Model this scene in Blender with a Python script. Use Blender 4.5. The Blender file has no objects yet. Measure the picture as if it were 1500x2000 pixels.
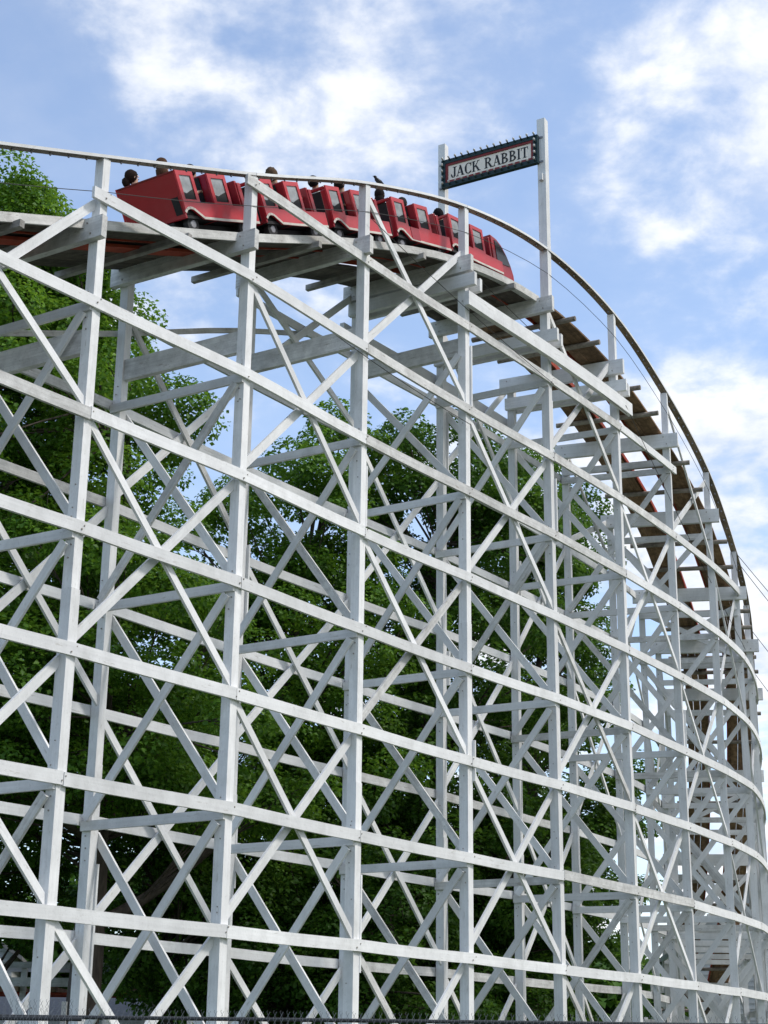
import bpy, bmesh, math, random
import numpy as np
from mathutils import Vector, Matrix

random.seed(7)
rng = np.random.default_rng(7)
SC = bpy.context.scene
COL = SC.collection
R = math.radians

# ------------------------------------------------------------------ camera
FPX, PITCH, ROLL = 3184.88, R(18.9533), R(0.6896)
cam = bpy.data.cameras.new('camera')
cam.sensor_fit = 'VERTICAL'
cam.sensor_height = 24.0
cam.lens = FPX / 2000.0 * 24.0
cam.clip_start = 0.1
cam.clip_end = 3000.0
cam_ob = bpy.data.objects.new('camera', cam)
COL.objects.link(cam_ob)
fwd = Vector((0, math.cos(PITCH), math.sin(PITCH)))
rt0 = Vector((1, 0, 0))
dn0 = -(rt0.cross(fwd))
rt = math.cos(ROLL) * rt0 - math.sin(ROLL) * dn0
dn = math.sin(ROLL) * rt0 + math.cos(ROLL) * dn0
m3 = Matrix((rt, -dn, -fwd)).transposed()
cam_ob.matrix_world = Matrix.Translation((0, 0, 1.6)) @ m3.to_4x4()
SC.camera = cam_ob

# ------------------------------------------------------------------ light
SUN_EL, SUN_AZ = R(50), R(102)          # azimuth measured from +Y towards +X
sun_dir = Vector((math.sin(SUN_AZ) * math.cos(SUN_EL), math.cos(SUN_AZ) * math.cos(SUN_EL), math.sin(SUN_EL)))
sun = bpy.data.lights.new('sun', 'SUN')
sun.energy = 2.3
sun.angle = R(9)
sun.color = (1.0, 0.955, 0.89)
sun_ob = bpy.data.objects.new('sun', sun)
sun_ob.rotation_euler = (-sun_dir).to_track_quat('-Z', 'Y').to_euler()
COL.objects.link(sun_ob)

SC.view_settings.view_transform = 'Standard'
SC.view_settings.look = 'None'
SC.view_settings.gamma = 1.0
SC.view_settings.use_curve_mapping = False
SC.view_settings.exposure = 0.3

world = bpy.data.worlds.new('World')
SC.world = world
world.use_nodes = True


def build_world():
    nt = world.node_tree
    nt.nodes.clear()
    N, L = nt.nodes.new, nt.links.new
    out = N('ShaderNodeOutputWorld')
    bg = N('ShaderNodeBackground')
    bg.inputs[1].default_value = 0.13
    L(bg.outputs[0], out.inputs[0])
    sky = N('ShaderNodeTexSky')
    sky.sky_type = 'NISHITA'
    sky.sun_disc = False
    sky.sun_elevation = SUN_EL
    sky.sun_rotation = SUN_AZ
    sky.air_density = 1.0
    sky.dust_density = 0.4
    sky.ozone_density = 2.0
    tc = N('ShaderNodeTexCoord')
    sep = N('ShaderNodeSeparateXYZ')
    L(tc.outputs['Generated'], sep.inputs[0])

    def math_(op, a, b=None, c=None, clamp=False):
        n = N('ShaderNodeMath')
        n.operation = op
        n.use_clamp = clamp
        for k, v in enumerate((a, b, c)):
            if v is None:
                continue
            if isinstance(v, (int, float)):
                n.inputs[k].default_value = v
            else:
                L(v, n.inputs[k])
        return n.outputs[0]
    # project the view direction on a cloud layer
    den = math_('ADD', math_('MAXIMUM', sep.outputs[2], 0.0), 0.22)
    px = math_('DIVIDE', sep.outputs[0], den)
    py = math_('DIVIDE', sep.outputs[1], den)
    cm0 = N('ShaderNodeCombineXYZ')
    L(px, cm0.inputs[0])
    L(py, cm0.inputs[1])
    cmb = N('ShaderNodeVectorRotate')
    cmb.rotation_type = 'Z_AXIS'
    cmb.inputs['Angle'].default_value = CLOUD_ROT
    L(cm0.outputs[0], cmb.inputs['Vector'])
    n1 = N('ShaderNodeTexNoise')
    n1.noise_dimensions = '4D'
    n1.inputs['W'].default_value = CLOUD_W
    n1.inputs['Scale'].default_value = 3.0
    n1.inputs['Detail'].default_value = 2.0
    n1.inputs['Roughness'].default_value = 0.5
    L(cmb.outputs[0], n1.inputs['Vector'])
    n2 = N('ShaderNodeTexNoise')
    n2.noise_dimensions = '4D'
    n2.inputs['W'].default_value = CLOUD_W + 3.1
    n2.inputs['Scale'].default_value = 11.0
    n2.inputs['Detail'].default_value = 6.0
    n2.inputs['Roughness'].default_value = 0.58
    n2.inputs['Distortion'].default_value = 0.15
    L(cmb.outputs[0], n2.inputs['Vector'])
    # the cloud cover thickens towards the east (+X)
    east = math_('MULTIPLY', sep.outputs[0], 0.68)
    v = math_('ADD', math_('MULTIPLY', n1.outputs[0], 0.78), math_('MULTIPLY', n2.outputs[0], 0.70))
    v = math_('ADD', v, east)
    mr = N('ShaderNodeMapRange')
    mr.interpolation_type = 'SMOOTHSTEP'
    mr.inputs['From Min'].default_value = 0.70
    mr.inputs['From Max'].default_value = 0.97
    L(v, mr.inputs['Value'])
    mask = math_('POWER', mr.outputs[0], 1.15)
    # thicker cloud is a little greyer underneath
    shade = N('ShaderNodeMix')
    shade.data_type = 'RGBA'
    shade.inputs[6].default_value = (4.4, 5.0, 6.2, 1)
    shade.inputs[7].default_value = (6.9, 7.0, 7.2, 1)
    sh = N('ShaderNodeMapRange')
    sh.inputs['From Min'].default_value = 0.36
    sh.inputs['From Max'].default_value = 0.6
    L(n2.outputs[0], sh.inputs['Value'])
    L(sh.outputs[0], shade.inputs[0])
    hue = N('ShaderNodeHueSaturation')
    hue.inputs['Saturation'].default_value = 0.95
    hue.inputs['Value'].default_value = 1.58
    L(sky.outputs[0], hue.inputs['Color'])
    mix = N('ShaderNodeMix')
    mix.data_type = 'RGBA'
    L(math_('ADD', math_('MULTIPLY', mask, 0.80), 0.15), mix.inputs[0])
    L(hue.outputs[0], mix.inputs[6])
    L(shade.outputs[2], mix.inputs[7])
    L(mix.outputs[2], bg.inputs[0])


CLOUD_W, CLOUD_ROT = 25.76, R(0.5)
build_world()

# ------------------------------------------------------------------ materials
MATS = {}


def mat(name, base, rough=0.6, spec=0.3, metal=0.0, var=0.0, grime=0.0, grime_col=(0.3, 0.29, 0.27), scale=6.0, stretch=(1, 1, 1),
        bump=0.0, bump_scale=60.0, coat=0.0, rand=0.0, speck=0.0, speck_col=(.25, .24, .22), grain=0.0, peel=0.0, peel_col=(.33, .30, .27)):
    """principled material; colour noise, patches of grime, small specks, bump, per-object variation"""
    if name in MATS:
        return MATS[name]
    m = bpy.data.materials.new(name)
    m.use_nodes = True
    nt = m.node_tree
    N, L = nt.nodes.new, nt.links.new
    b = nt.nodes['Principled BSDF']
    b.inputs['Roughness'].default_value = rough
    b.inputs['Specular IOR Level'].default_value = spec
    b.inputs['Metallic'].default_value = metal
    b.inputs['Coat Weight'].default_value = coat
    tc = N('ShaderNodeTexCoord')
    geo = N('ShaderNodeNewGeometry')
    mp = N('ShaderNodeMapping')
    mp.inputs['Scale'].default_value = stretch
    L(geo.outputs['Position'], mp.inputs[0])
    rgb = N('ShaderNodeRGB')
    rgb.outputs[0].default_value = (*base, 1)
    col = rgb.outputs[0]

    def mixc(fac, a, bcol, mode='MIX'):
        x = N('ShaderNodeMix')
        x.data_type = 'RGBA'
        x.blend_type = mode
        if isinstance(fac, float):
            x.inputs[0].default_value = fac
        else:
            L(fac, x.inputs[0])
        L(a, x.inputs[6])
        if isinstance(bcol, tuple):
            x.inputs[7].default_value = (*bcol, 1)
        else:
            L(bcol, x.inputs[7])
        return x.outputs[2]

    def ramp(val, lo, hi, a=0.0, bb=1.0):
        r = N('ShaderNodeMapRange')
        r.inputs['From Min'].default_value = lo
        r.inputs['From Max'].default_value = hi
        r.inputs['To Min'].default_value = a
        r.inputs['To Max'].default_value = bb
        L(val, r.inputs['Value'])
        return r.outputs[0]
    if var:
        n = N('ShaderNodeTexNoise')
        n.inputs['Scale'].default_value = scale
        n.inputs['Detail'].default_value = 6
        L(mp.outputs[0], n.inputs['Vector'])
        hsv = N('ShaderNodeHueSaturation')
        L(ramp(n.outputs[0], 0.3, 0.7, 1 - var, 1 + var), hsv.inputs['Value'])
        L(col, hsv.inputs['Color'])
        col = hsv.outputs[0]
    if rand:
        oi = N('ShaderNodeObjectInfo')
        hsv = N('ShaderNodeHueSaturation')
        L(ramp(oi.outputs['Random'], 0, 1, 1 - rand, 1 + rand * .6), hsv.inputs['Value'])
        L(col, hsv.inputs['Color'])
        col = hsv.outputs[0]
    if grime:
        n = N('ShaderNodeTexNoise')
        n.inputs['Scale'].default_value = scale * 0.33
        n.inputs['Detail'].default_value = 9
        n.inputs['Roughness'].default_value = 0.72
        L(mp.outputs[0], n.inputs['Vector'])
        col = mixc(ramp(n.outputs[0], 0.5, 0.78, 0.0, grime), col, grime_col)
    if speck:
        n = N('ShaderNodeTexVoronoi')
        n.inputs['Scale'].default_value = 9.0
        L(geo.outputs['Position'], n.inputs['Vector'])
        col = mixc(ramp(n.outputs['Distance'], 0.06, 0.15, speck, 0.0), col, speck_col)
        n = N('ShaderNodeTexNoise')
        n.inputs['Scale'].default_value = 34
        n.inputs['Detail'].default_value = 4
        L(mp.outputs[0], n.inputs['Vector'])
        col = mixc(ramp(n.outputs[0], 0.60, 0.74, 0.0, speck), col, speck_col)
    if grain or peel:
        at = N('ShaderNodeAttribute')
        at.attribute_name = 'grain'

        def stretched(sc_, det, rgh):
            mp2 = N('ShaderNodeMapping')
            mp2.inputs['Scale'].default_value = sc_
            L(at.outputs['Vector'], mp2.inputs[0])
            nn_ = N('ShaderNodeTexNoise')
            nn_.inputs['Scale'].default_value = 1.0
            nn_.inputs['Detail'].default_value = det
            nn_.inputs['Roughness'].default_value = rgh
            L(mp2.outputs[0], nn_.inputs['Vector'])
            return nn_.outputs[0]
        if grain:
            hsv = N('ShaderNodeHueSaturation')
            L(ramp(stretched((1.1, 26, 26), 5, .6), 0.3, 0.7, 1 - grain, 1 + grain * .7), hsv.inputs['Value'])
            L(col, hsv.inputs['Color'])
            col = hsv.outputs[0]
            hsv = N('ShaderNodeHueSaturation')
            L(ramp(stretched((.45, 1.1, 1.1), 3, .5), 0.32, 0.68, 1 - grain * 1.1, 1 + grain * .5), hsv.inputs['Value'])
            L(col, hsv.inputs['Color'])
            col = hsv.outputs[0]
        if peel:
            col = mixc(ramp(stretched((3.2, 17, 17), 7, .68), 0.615, 0.66, 0.0, peel), col, peel_col)
    L(col, b.inputs['Base Color'])
    if bump:
        n = N('ShaderNodeTexNoise')
        n.inputs['Scale'].default_value = bump_scale
        n.inputs['Detail'].default_value = 4
        L(mp.outputs[0], n.inputs['Vector'])
        bp = N('ShaderNodeBump')
        bp.inputs['Strength'].default_value = bump
        bp.inputs['Distance'].default_value = 0.01
        L(n.outputs[0], bp.inputs['Height'])
        L(bp.outputs[0], b.inputs['Normal'])
    MATS[name] = m
    return m


WHITE = mat('white_paint', (0.775, 0.775, 0.775), rough=0.6, spec=0.25, var=0.06, rand=0.12, grime=0.55, grime_col=(0.42, 0.42, 0.4),
            scale=5, stretch=(1, 1, 0.6), bump=0.25, bump_scale=45, speck=0.22, speck_col=(0.4, 0.39, 0.37), grain=.075, peel=.55, peel_col=(.46, .44, .41))
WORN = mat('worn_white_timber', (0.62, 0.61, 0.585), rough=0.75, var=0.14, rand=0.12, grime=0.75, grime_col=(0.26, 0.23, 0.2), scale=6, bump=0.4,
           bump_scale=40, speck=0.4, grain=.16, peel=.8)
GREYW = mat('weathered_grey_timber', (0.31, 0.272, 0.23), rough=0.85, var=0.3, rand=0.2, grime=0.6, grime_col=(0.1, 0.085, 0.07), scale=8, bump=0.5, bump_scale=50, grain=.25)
CAPW = mat('stained_shaded_white_timber', (0.66, 0.655, 0.64), rough=0.7, var=0.14, rand=0.08, grime=0.75, grime_col=(0.3, 0.28, 0.26), scale=6, bump=0.4, bump_scale=40, speck=0.35, grain=.16, peel=.8)  # stain and wear, toned down too for shade under the deck
TIEW = mat('shaded_tie_timber', (0.34, 0.325, 0.305), rough=0.8, var=0.2, rand=0.15, grime=0.8, grime_col=(0.16, 0.14, 0.12), scale=6, bump=0.4, grain=.25)  # tie grey lowered to stand in for shade beneath the deck
BROWN = mat('brown_timber', (0.27, 0.17, 0.10), rough=0.85, var=0.35, rand=0.25, grime=0.7, grime_col=(0.065, 0.04, 0.025), scale=9, bump=0.6, bump_scale=60, grain=.25)
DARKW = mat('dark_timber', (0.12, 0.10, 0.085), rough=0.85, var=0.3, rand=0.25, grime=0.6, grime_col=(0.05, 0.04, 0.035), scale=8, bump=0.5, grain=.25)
RUST = mat('rust_red_paint', (0.33, 0.05, 0.025), rough=0.7, var=0.25, grime=0.5, grime_col=(0.12, 0.04, 0.03), scale=7, bump=0.3)
RED = mat('dark_shaded_red_paint', (0.34, 0.006, 0.016), rough=0.38, spec=0.5, var=0.06, grime=0.25, grime_col=(0.3, 0.06, 0.06), scale=5, coat=0.3)  # train red darkened for panels turned from the sun
REDS = mat('lit_side_red_paint', (0.53, 0.022, 0.034), rough=0.42, spec=0.5, var=0.06, grime=0.3, grime_col=(0.5, 0.16, 0.16), scale=6, coat=0.25)  # same red kept lighter, sun on the sides put into the colour
TRIM = mat('cream_trim', (0.62, 0.58, 0.52), rough=0.5, var=0.1, grime=0.5, grime_col=(.3, .24, .2))
BLACK = mat('black_pad', (0.012, 0.012, 0.013), rough=0.6, var=0.2)
RUBBER = mat('wheel_rubber', (0.02, 0.02, 0.022), rough=0.6, var=0.2)
STEEL = mat('dull_steel', (0.25, 0.25, 0.26), rough=0.45, metal=0.8, var=0.2)
BOLT = mat('rusty_bolts', (0.34, 0.31, 0.28), rough=0.7, metal=0.3, var=0.3, scale=30)
CABLE = mat('cable', (0.05, 0.048, 0.045), rough=0.6)
PANE = mat('clouded_window', (0.36, 0.38, 0.39), rough=0.22, spec=0.6, var=0.18, grime=0.6, grime_col=(0.2, 0.21, 0.22), scale=9)
TINT = mat('tinted_window', (0.03, 0.03, 0.035), rough=0.15, spec=0.6)
FENCE = mat('fence_coating', (0.03, 0.032, 0.034), rough=0.5, spec=0.4)
FWIRE = mat('fence_wire', (0.22, 0.225, 0.23), rough=0.5, metal=0.3)
GREEN = mat('dark_green_paint', (0.012, 0.035, 0.04), rough=0.5, var=0.15)
MAROON = mat('maroon_paint', (0.2, 0.028, 0.028), rough=0.5, var=0.15)
CREAM = mat('cream_panel', (0.85, 0.775, 0.68), rough=0.6, var=0.06, grime=0.3, grime_col=(.45, .42, .38))
INK = mat('sign_lettering', (0.018, 0.02, 0.024), rough=0.5)
BULB = mat('bulb_glass', (0.6, 0.6, 0.58), rough=0.2, spec=0.5)
BARK = mat('bark', (0.075, 0.06, 0.048), rough=0.9, var=0.35, scale=12, stretch=(1, 1, 0.3), bump=0.8, bump_scale=25)
GRASS = mat('grass_ground', (0.06, 0.09, 0.03), rough=0.95, var=0.35, scale=1.2, grime=0.5, grime_col=(0.11, 0.09, 0.06))
WOODS = mat('hill_ring_woods', (0.035, 0.06, 0.022), rough=0.95, var=0.5, scale=0.5, grime=0.6, grime_col=(0.02, 0.035, 0.012), bump=1.0, bump_scale=1.5)
SIDING = mat('grey_siding', (0.42, 0.43, 0.43), rough=0.7, var=0.08)
ROOFM = mat('roof_shingle', (0.16, 0.16, 0.165), rough=0.85, var=0.2, scale=10)
BRICK = mat('red_brick', (0.12, 0.055, 0.04), rough=0.85, var=0.25, scale=8)
GLASSH = mat('house_window', (0.06, 0.08, 0.11), rough=0.12, spec=0.6)
ASPH = mat('asphalt', (0.055, 0.055, 0.057), rough=0.9, var=0.2, scale=14)
CONC = mat('concrete', (0.4, 0.39, 0.37), rough=0.9, var=0.15)
FEATHER = mat('black_feathers', (0.015, 0.015, 0.018), rough=0.5)


def leaf_mat(name, c1, c2, c3):
    m = bpy.data.materials.new(name)
    m.use_nodes = True
    nt = m.node_tree
    nt.nodes.clear()
    N, L = nt.nodes.new, nt.links.new
    out = N('ShaderNodeOutputMaterial')
    geo = N('ShaderNodeNewGeometry')
    cr_ = N('ShaderNodeValToRGB')
    e = cr_.color_ramp.elements
    e[0].position, e[0].color = 0.0, (*c1, 1)
    e[1].position, e[1].color = 1.0, (*c3, 1)
    x = e.new(0.55)
    x.color = (*c2, 1)
    nz = N('ShaderNodeTexNoise')
    nz.inputs['Scale'].default_value = 0.75
    nz.inputs['Detail'].default_value = 3
    L(geo.outputs['Position'], nz.inputs['Vector'])
    ad = N('ShaderNodeMath')
    ad.operation = 'MULTIPLY_ADD'
    ad.inputs[1].default_value = 0.55
    L(geo.outputs['Random Per Island'], ad.inputs[0])
    mr = N('ShaderNodeMapRange')
    mr.inputs['From Min'].default_value = 0.32
    mr.inputs['From Max'].default_value = 0.68
    mr.inputs['To Min'].default_value = -0.05
    mr.inputs['To Max'].default_value = 0.5
    L(nz.outputs[0], mr.inputs['Value'])
    L(mr.outputs[0], ad.inputs[2])
    L(ad.outputs[0], cr_.inputs[0])
    d = N('ShaderNodeBsdfPrincipled')
    d.inputs['Roughness'].default_value = 0.5
    d.inputs['Specular IOR Level'].default_value = 0.25
    L(cr_.outputs[0], d.inputs['Base Color'])
    t = N('ShaderNodeBsdfTranslucent')
    hs = N('ShaderNodeHueSaturation')
    hs.inputs['Hue'].default_value = 0.485
    hs.inputs['Value'].default_value = 1.5
    L(cr_.outputs[0], hs.inputs['Color'])
    L(hs.outputs[0], t.inputs[0])
    mx = N('ShaderNodeMixShader')
    mx.inputs[0].default_value = 0.38
    L(d.outputs[0], mx.inputs[1])
    L(t.outputs[0], mx.inputs[2])
    L(mx.outputs[0], out.inputs[0])
    return m


LEAF_A = leaf_mat('maple_leaves', (0.036, 0.10, 0.010), (0.08, 0.19, 0.016), (0.175, 0.33, 0.036))
LEAF_B = leaf_mat('dark_leaves', (0.028, 0.08, 0.010), (0.055, 0.138, 0.014), (0.115, 0.235, 0.028))

# ------------------------------------------------------------------ helpers


def link(name, me, material=None, parent=None, kind=None):
    o = bpy.data.objects.new(name, me)
    COL.objects.link(o)
    if me is not None and material is not None:
        for m in (material if isinstance(material, (list, tuple)) else (material,)):
            me.materials.append(m)
    if parent is not None:
        o.parent = parent
    if kind:
        o['kind'] = kind
    return o


def empty(name, loc=(0, 0, 0)):
    o = bpy.data.objects.new(name, None)
    o.empty_display_size = 0.2
    COL.objects.link(o)
    o.location = loc
    return o


def tag(o, label, cat, group=None, kind=None):
    o['label'] = label
    o['category'] = cat
    if group:
        o['group'] = group
    if kind:
        o['kind'] = kind
    return o


class MB:
    """collects vertices and faces of one mesh"""

    def __init__(self):
        self.v, self.f, self.mi = [], [], []
        self.g = {}

    def add(self, vs, fs, mi=0):
        k = len(self.v)
        self.v += [tuple(map(float, a)) for a in vs]
        self.f += [tuple(i + k for i in f) for f in fs]
        self.mi += [mi] * len(fs)

    def box(self, c, s, mi=0):
        x, y, z = c
        a, b, d = s[0] / 2, s[1] / 2, s[2] / 2
        self.add([(x + i * a, y + j * b, z + k * d) for k in (-1, 1) for j in (-1, 1) for i in (-1, 1)],
                 [(0, 2, 3, 1), (4, 5, 7, 6), (0, 1, 5, 4), (2, 6, 7, 3), (0, 4, 6, 2), (1, 3, 7, 5)], mi)

    def hexa(self, a, b, mi=0):
        """prism between quad a and quad b (same order)"""
        self.add(list(a) + list(b), [(3, 2, 1, 0), (4, 5, 6, 7), (0, 1, 5, 4), (1, 2, 6, 5), (2, 3, 7, 6), (3, 0, 4, 7)], mi)

    def beam(self, p0, p1, nd, th, wd, mi=0):
        p0, p1 = np.array(p0, float), np.array(p1, float)
        a = p1 - p0
        a = a / np.linalg.norm(a)
        nd = np.array(nd, float)
        nd = nd - a * nd.dot(a)
        nd /= np.linalg.norm(nd)
        w = np.cross(a, nd)
        q = [nd * sx * th / 2 + w * sy * wd / 2 for sx, sy in ((-1, -1), (1, -1), (1, 1), (-1, 1))]
        k0 = len(self.v)
        r0 = random.uniform(0, 60)
        L_ = float(np.linalg.norm(p1 - p0))
        for e_ in (0, 1):
            for i_, (sx, sy) in enumerate(((-1, -1), (1, -1), (1, 1), (-1, 1))):
                self.g[k0 + e_ * 4 + i_] = (r0 + e_ * L_, r0 * .37 + sy * wd / 2, r0 * .71 + sx * th / 2)
        self.hexa([p0 + k for k in q], [p1 + k for k in q], mi)

    def prism(self, poly, axis, lo, hi, mi=0):
        """extrude a polygon (u,v) along axis: 'y' -> (u,lo..hi,v)"""
        n = len(poly)
        if axis == 'y':
            f = lambda p, t: (p[0], t, p[1])
        elif axis == 'x':
            f = lambda p, t: (t, p[0], p[1])
        else:
            f = lambda p, t: (p[0], p[1], t)
        self.add([f(p, lo) for p in poly] + [f(p, hi) for p in poly],
                 [tuple(range(n))[::-1], tuple(range(n, 2 * n))] + [(i, (i + 1) % n, n + (i + 1) % n, n + i) for i in range(n)], mi)

    def tube(self, pts, rad, n=6, mi=0, cap=True):
        pts = [np.array(p, float) for p in pts]
        if not isinstance(rad, (list, tuple, np.ndarray)):
            rad = [rad] * len(pts)
        k0 = len(self.v)
        up = np.array([0.13, 0.31, 0.94])
        for i, p in enumerate(pts):
            t = pts[min(i + 1, len(pts) - 1)] - pts[max(i - 1, 0)]
            t = t / (np.linalg.norm(t) + 1e-9)
            s = np.cross(t, up)
            if np.linalg.norm(s) < 1e-3:
                s = np.cross(t, np.array([1.0, 0, 0]))
            s /= np.linalg.norm(s)
            b = np.cross(s, t)
            for j in range(n):
                an = 2 * math.pi * j / n
                self.v.append(tuple(p + rad[i] * (math.cos(an) * s + math.sin(an) * b)))
        for i in range(len(pts) - 1):
            for j in range(n):
                self.f.append((k0 + i * n + j, k0 + i * n + (j + 1) % n, k0 + (i + 1) * n + (j + 1) % n, k0 + (i + 1) * n + j))
                self.mi.append(mi)
        if cap:
            self.f.append(tuple(k0 + j for j in range(n))[::-1])
            self.f.append(tuple(k0 + (len(pts) - 1) * n + j for j in range(n)))
            self.mi += [mi, mi]

    def lathe(self, prof, axis='z', c=(0, 0, 0), n=12, mi=0):
        """prof: (radius, height)"""
        k0 = len(self.v)
        for r_, h in prof:
            for j in range(n):
                a = 2 * math.pi * j / n
                x, y = r_ * math.cos(a), r_ * math.sin(a)
                p = {'z': (x, y, h), 'y': (x, h, y), 'x': (h, x, y)}[axis]
                self.v.append((p[0] + c[0], p[1] + c[1], p[2] + c[2]))
        for i in range(len(prof) - 1):
            for j in range(n):
                self.f.append((k0 + i * n + j, k0 + i * n + (j + 1) % n, k0 + (i + 1) * n + (j + 1) % n, k0 + (i + 1) * n + j))
                self.mi.append(mi)

    def mesh(self, name, smooth=False):
        me = bpy.data.meshes.new(name)
        me.from_pydata(self.v, [], self.f)
        if any(self.mi):
            me.polygons.foreach_set('material_index', self.mi)
        if smooth:
            me.polygons.foreach_set('use_smooth', [True] * len(me.polygons))
        at = me.attributes.new('grain', 'FLOAT_VECTOR', 'POINT')
        at.data.foreach_set('vector', np.array([self.g.get(i, p) for i, p in enumerate(self.v)], dtype=np.float32).ravel())
        me.update()
        bm = bmesh.new()
        bm.from_mesh(me)
        bmesh.ops.recalc_face_normals(bm, faces=bm.faces)
        bm.to_mesh(me)
        bm.free()
        return me

    def build(self, name, material, parent=None, smooth=False, kind=None):
        return link(name, self.mesh(name, smooth), material, parent, kind)


# ------------------------------------------------------------------ plan of the trestle
# outer post positions, cap beam height, rail height and inward direction of every bent (metres)
POS = [[-4.16, 20.88], [-2.22, 23.35], [-0.42, 25.98], [1.5, 28.63], [3.34, 31.09], [5.12, 33.66], [6.7, 36.18], [8.13, 38.68],
       [9.22, 40.98], [10.03, 43.4], [10.66, 45.95]]
CAPZ = [12.94, 14.10, 15.44, 16.49, 16.86, 16.59, 15.84, 14.83, 13.50, 12.72, 11.95]
RAILZ = [14.16, 15.36, 16.76, 17.81, 18.21, 17.95, 17.11, 16.02, 14.66, 13.89, 13.0]
NANG = [149, 149.5, 148.5, 148.5, 150.5, 154.5, 161, 167, 170, 172, 174]
U0 = -3
pos, cz, rz, na = [list(a) for a in POS], list(CAPZ), list(RAILZ), list(NANG)
for k in range(1, 4):
    pos.insert(0, [POS[0][0] - 1.93 * k, POS[0][1] - 2.47 * k])
    cz.insert(0, CAPZ[0] - 1.16 * k)
    rz.insert(0, RAILZ[0] - 1.18 * k)
    na.insert(0, 149)
pp = np.array(POS[-1])
for a, z, n in zip([80, 83, 86, 88, 90, 91, 92], [10.05, 7.9, 5.95, 4.35, 3.25, 2.65, 2.4], [176, 177, 178, 179, 180, 181, 182]):
    pp = pp + 2.6 * np.array([math.cos(R(a)), math.sin(R(a))])
    pos.append(list(pp))
    cz.append(z)
    rz.append(z + 1.1)
    na.append(n)
pos, cz, rz, na = np.array(pos), np.array(cz), np.array(rz), np.array(na, float)
NB = len(pos)
BENTS = list(range(U0, U0 + NB))
ULAST = BENTS[-1]
W = 2.45
Z0 = 13.51
LV = 1.68


def lev(k):
    return Z0 - LV * k


def crs(arr, u):
    t = min(max(u - U0, 0), NB - 1 - 1e-9)
    i = int(t)
    f = t - i
    a, b, c, d = arr[max(i - 1, 0)], arr[i], arr[min(i + 1, NB - 1)], arr[min(i + 2, NB - 1)]
    return 0.5 * ((2 * b) + (-a + c) * f + (2 * a - 5 * b + 4 * c - d) * f * f + (-a + 3 * b - 3 * c + d) * f ** 3)


def nrm(u):
    a = R(float(crs(na, u)))
    return np.array([math.cos(a), math.sin(a), 0.0])


def tan(u):
    n = nrm(u)
    return np.array([n[1], -n[0], 0.0])       # along the track, away from the camera


def P(u, d=0.0, z=0.0):
    p = crs(pos, u)
    n = nrm(u)
    return np.array([p[0] + d * n[0], p[1] + d * n[1], z])


def capz(u):
    return float(crs(cz, u))


def railz(u):
    return float(crs(rz, u))


def sweep(u0, u1, d, zf, dw, h, step=0.25, mi_bottom=None):
    """board that follows the track between two bents: width dw across, height h, centre height zf(u)"""
    n = max(1, int(round((u1 - u0) / step)))
    mb = MB()
    rows = []
    for i in range(n + 1):
        u = u0 + (u1 - u0) * i / n
        z = zf(u)
        rows.append([P(u, d - dw / 2, z - h / 2), P(u, d + dw / 2, z - h / 2), P(u, d + dw / 2, z + h / 2), P(u, d - dw / 2, z + h / 2)])
    r0 = random.uniform(0, 60)
    for i, r_ in enumerate(rows):
        for j, (sx, sy) in enumerate(((-1, -1), (1, -1), (1, 1), (-1, 1))):
            mb.g[len(mb.v) + j] = (r0 + i * (u1 - u0) / n * 3.1, r0 * .37 + sy * h / 2, r0 * .71 + sx * dw / 2)
        mb.v += [tuple(p) for p in r_]
    for i in range(n):
        for j in range(4):
            a, b = i * 4 + j, i * 4 + (j + 1) % 4
            mb.f.append((a, b, b + 4, a + 4))
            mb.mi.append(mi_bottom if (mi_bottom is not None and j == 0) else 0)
    mb.f += [(3, 2, 1, 0), (4 * n, 4 * n + 1, 4 * n + 2, 4 * n + 3)]
    mb.mi += [0, 0]
    return mb


# ------------------------------------------------------------------ setting: ground
def build_ground():
    mb = MB()
    n = 24
    ring = [0, 30, 80, 200, 600, 1500]
    mb.v.append((0, 0, 0))
    for r_ in ring[1:]:
        for j in range(n):
            a = 2 * math.pi * j / n
            mb.v.append((r_ * math.cos(a), r_ * math.sin(a), 0))
    for j in range(n):
        mb.f.append((0, 1 + j, 1 + (j + 1) % n))
        mb.mi.append(0)
    for i in range(len(ring) - 2):
        for j in range(n):
            a, b = 1 + i * n + j, 1 + i * n + (j + 1) % n
            mb.f.append((a, a + n, b + n, b))
            mb.mi.append(0)
    o = mb.build('ground', GRASS)
    o['kind'] = 'structure'
    mb = MB()
    mb.box((0, 4, 0.004), (60, 18, 0.004))
    o = mb.build('pavement', ASPH)
    o['kind'] = 'structure'
    # added wooded ring, keeps bright horizon sky off the deck undersides
    mb = MB()
    n = 180
    rr = random.Random(5)
    rad = [(150, 0.0), (154, 6.0), (162, 10.5), (176, 13.0), (200, 12.0)]
    hs = [1 + 0.18 * math.sin(j * .31) + 0.12 * math.sin(j * .83 + 2) + 0.08 * rr.uniform(-1, 1) for j in range(n)]
    for r_, h in rad:
        for j in range(n):
            a = 2 * math.pi * j / n
            mb.v.append((r_ * math.cos(a), r_ * math.sin(a), h * hs[j] + (rr.uniform(-.8, .8) if h else -.05)))
    for i in range(len(rad) - 1):
        for j in range(n):
            a, b = i * n + j, i * n + (j + 1) % n
            mb.f.append((a, b, b + n, a + n))
            mb.mi.append(0)
    o = mb.build('added_hill_ring', WOODS, smooth=True)
    o['kind'] = 'structure'


build_ground()

# ------------------------------------------------------------------ the wooden trestle
CO = empty('roller_coaster', P(4, 1.2, 0))
CO_INV = Matrix.Translation(-CO.location)
tag(CO, 'tall white-painted timber roller coaster trestle curving down to the right', 'roller coaster')


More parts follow.
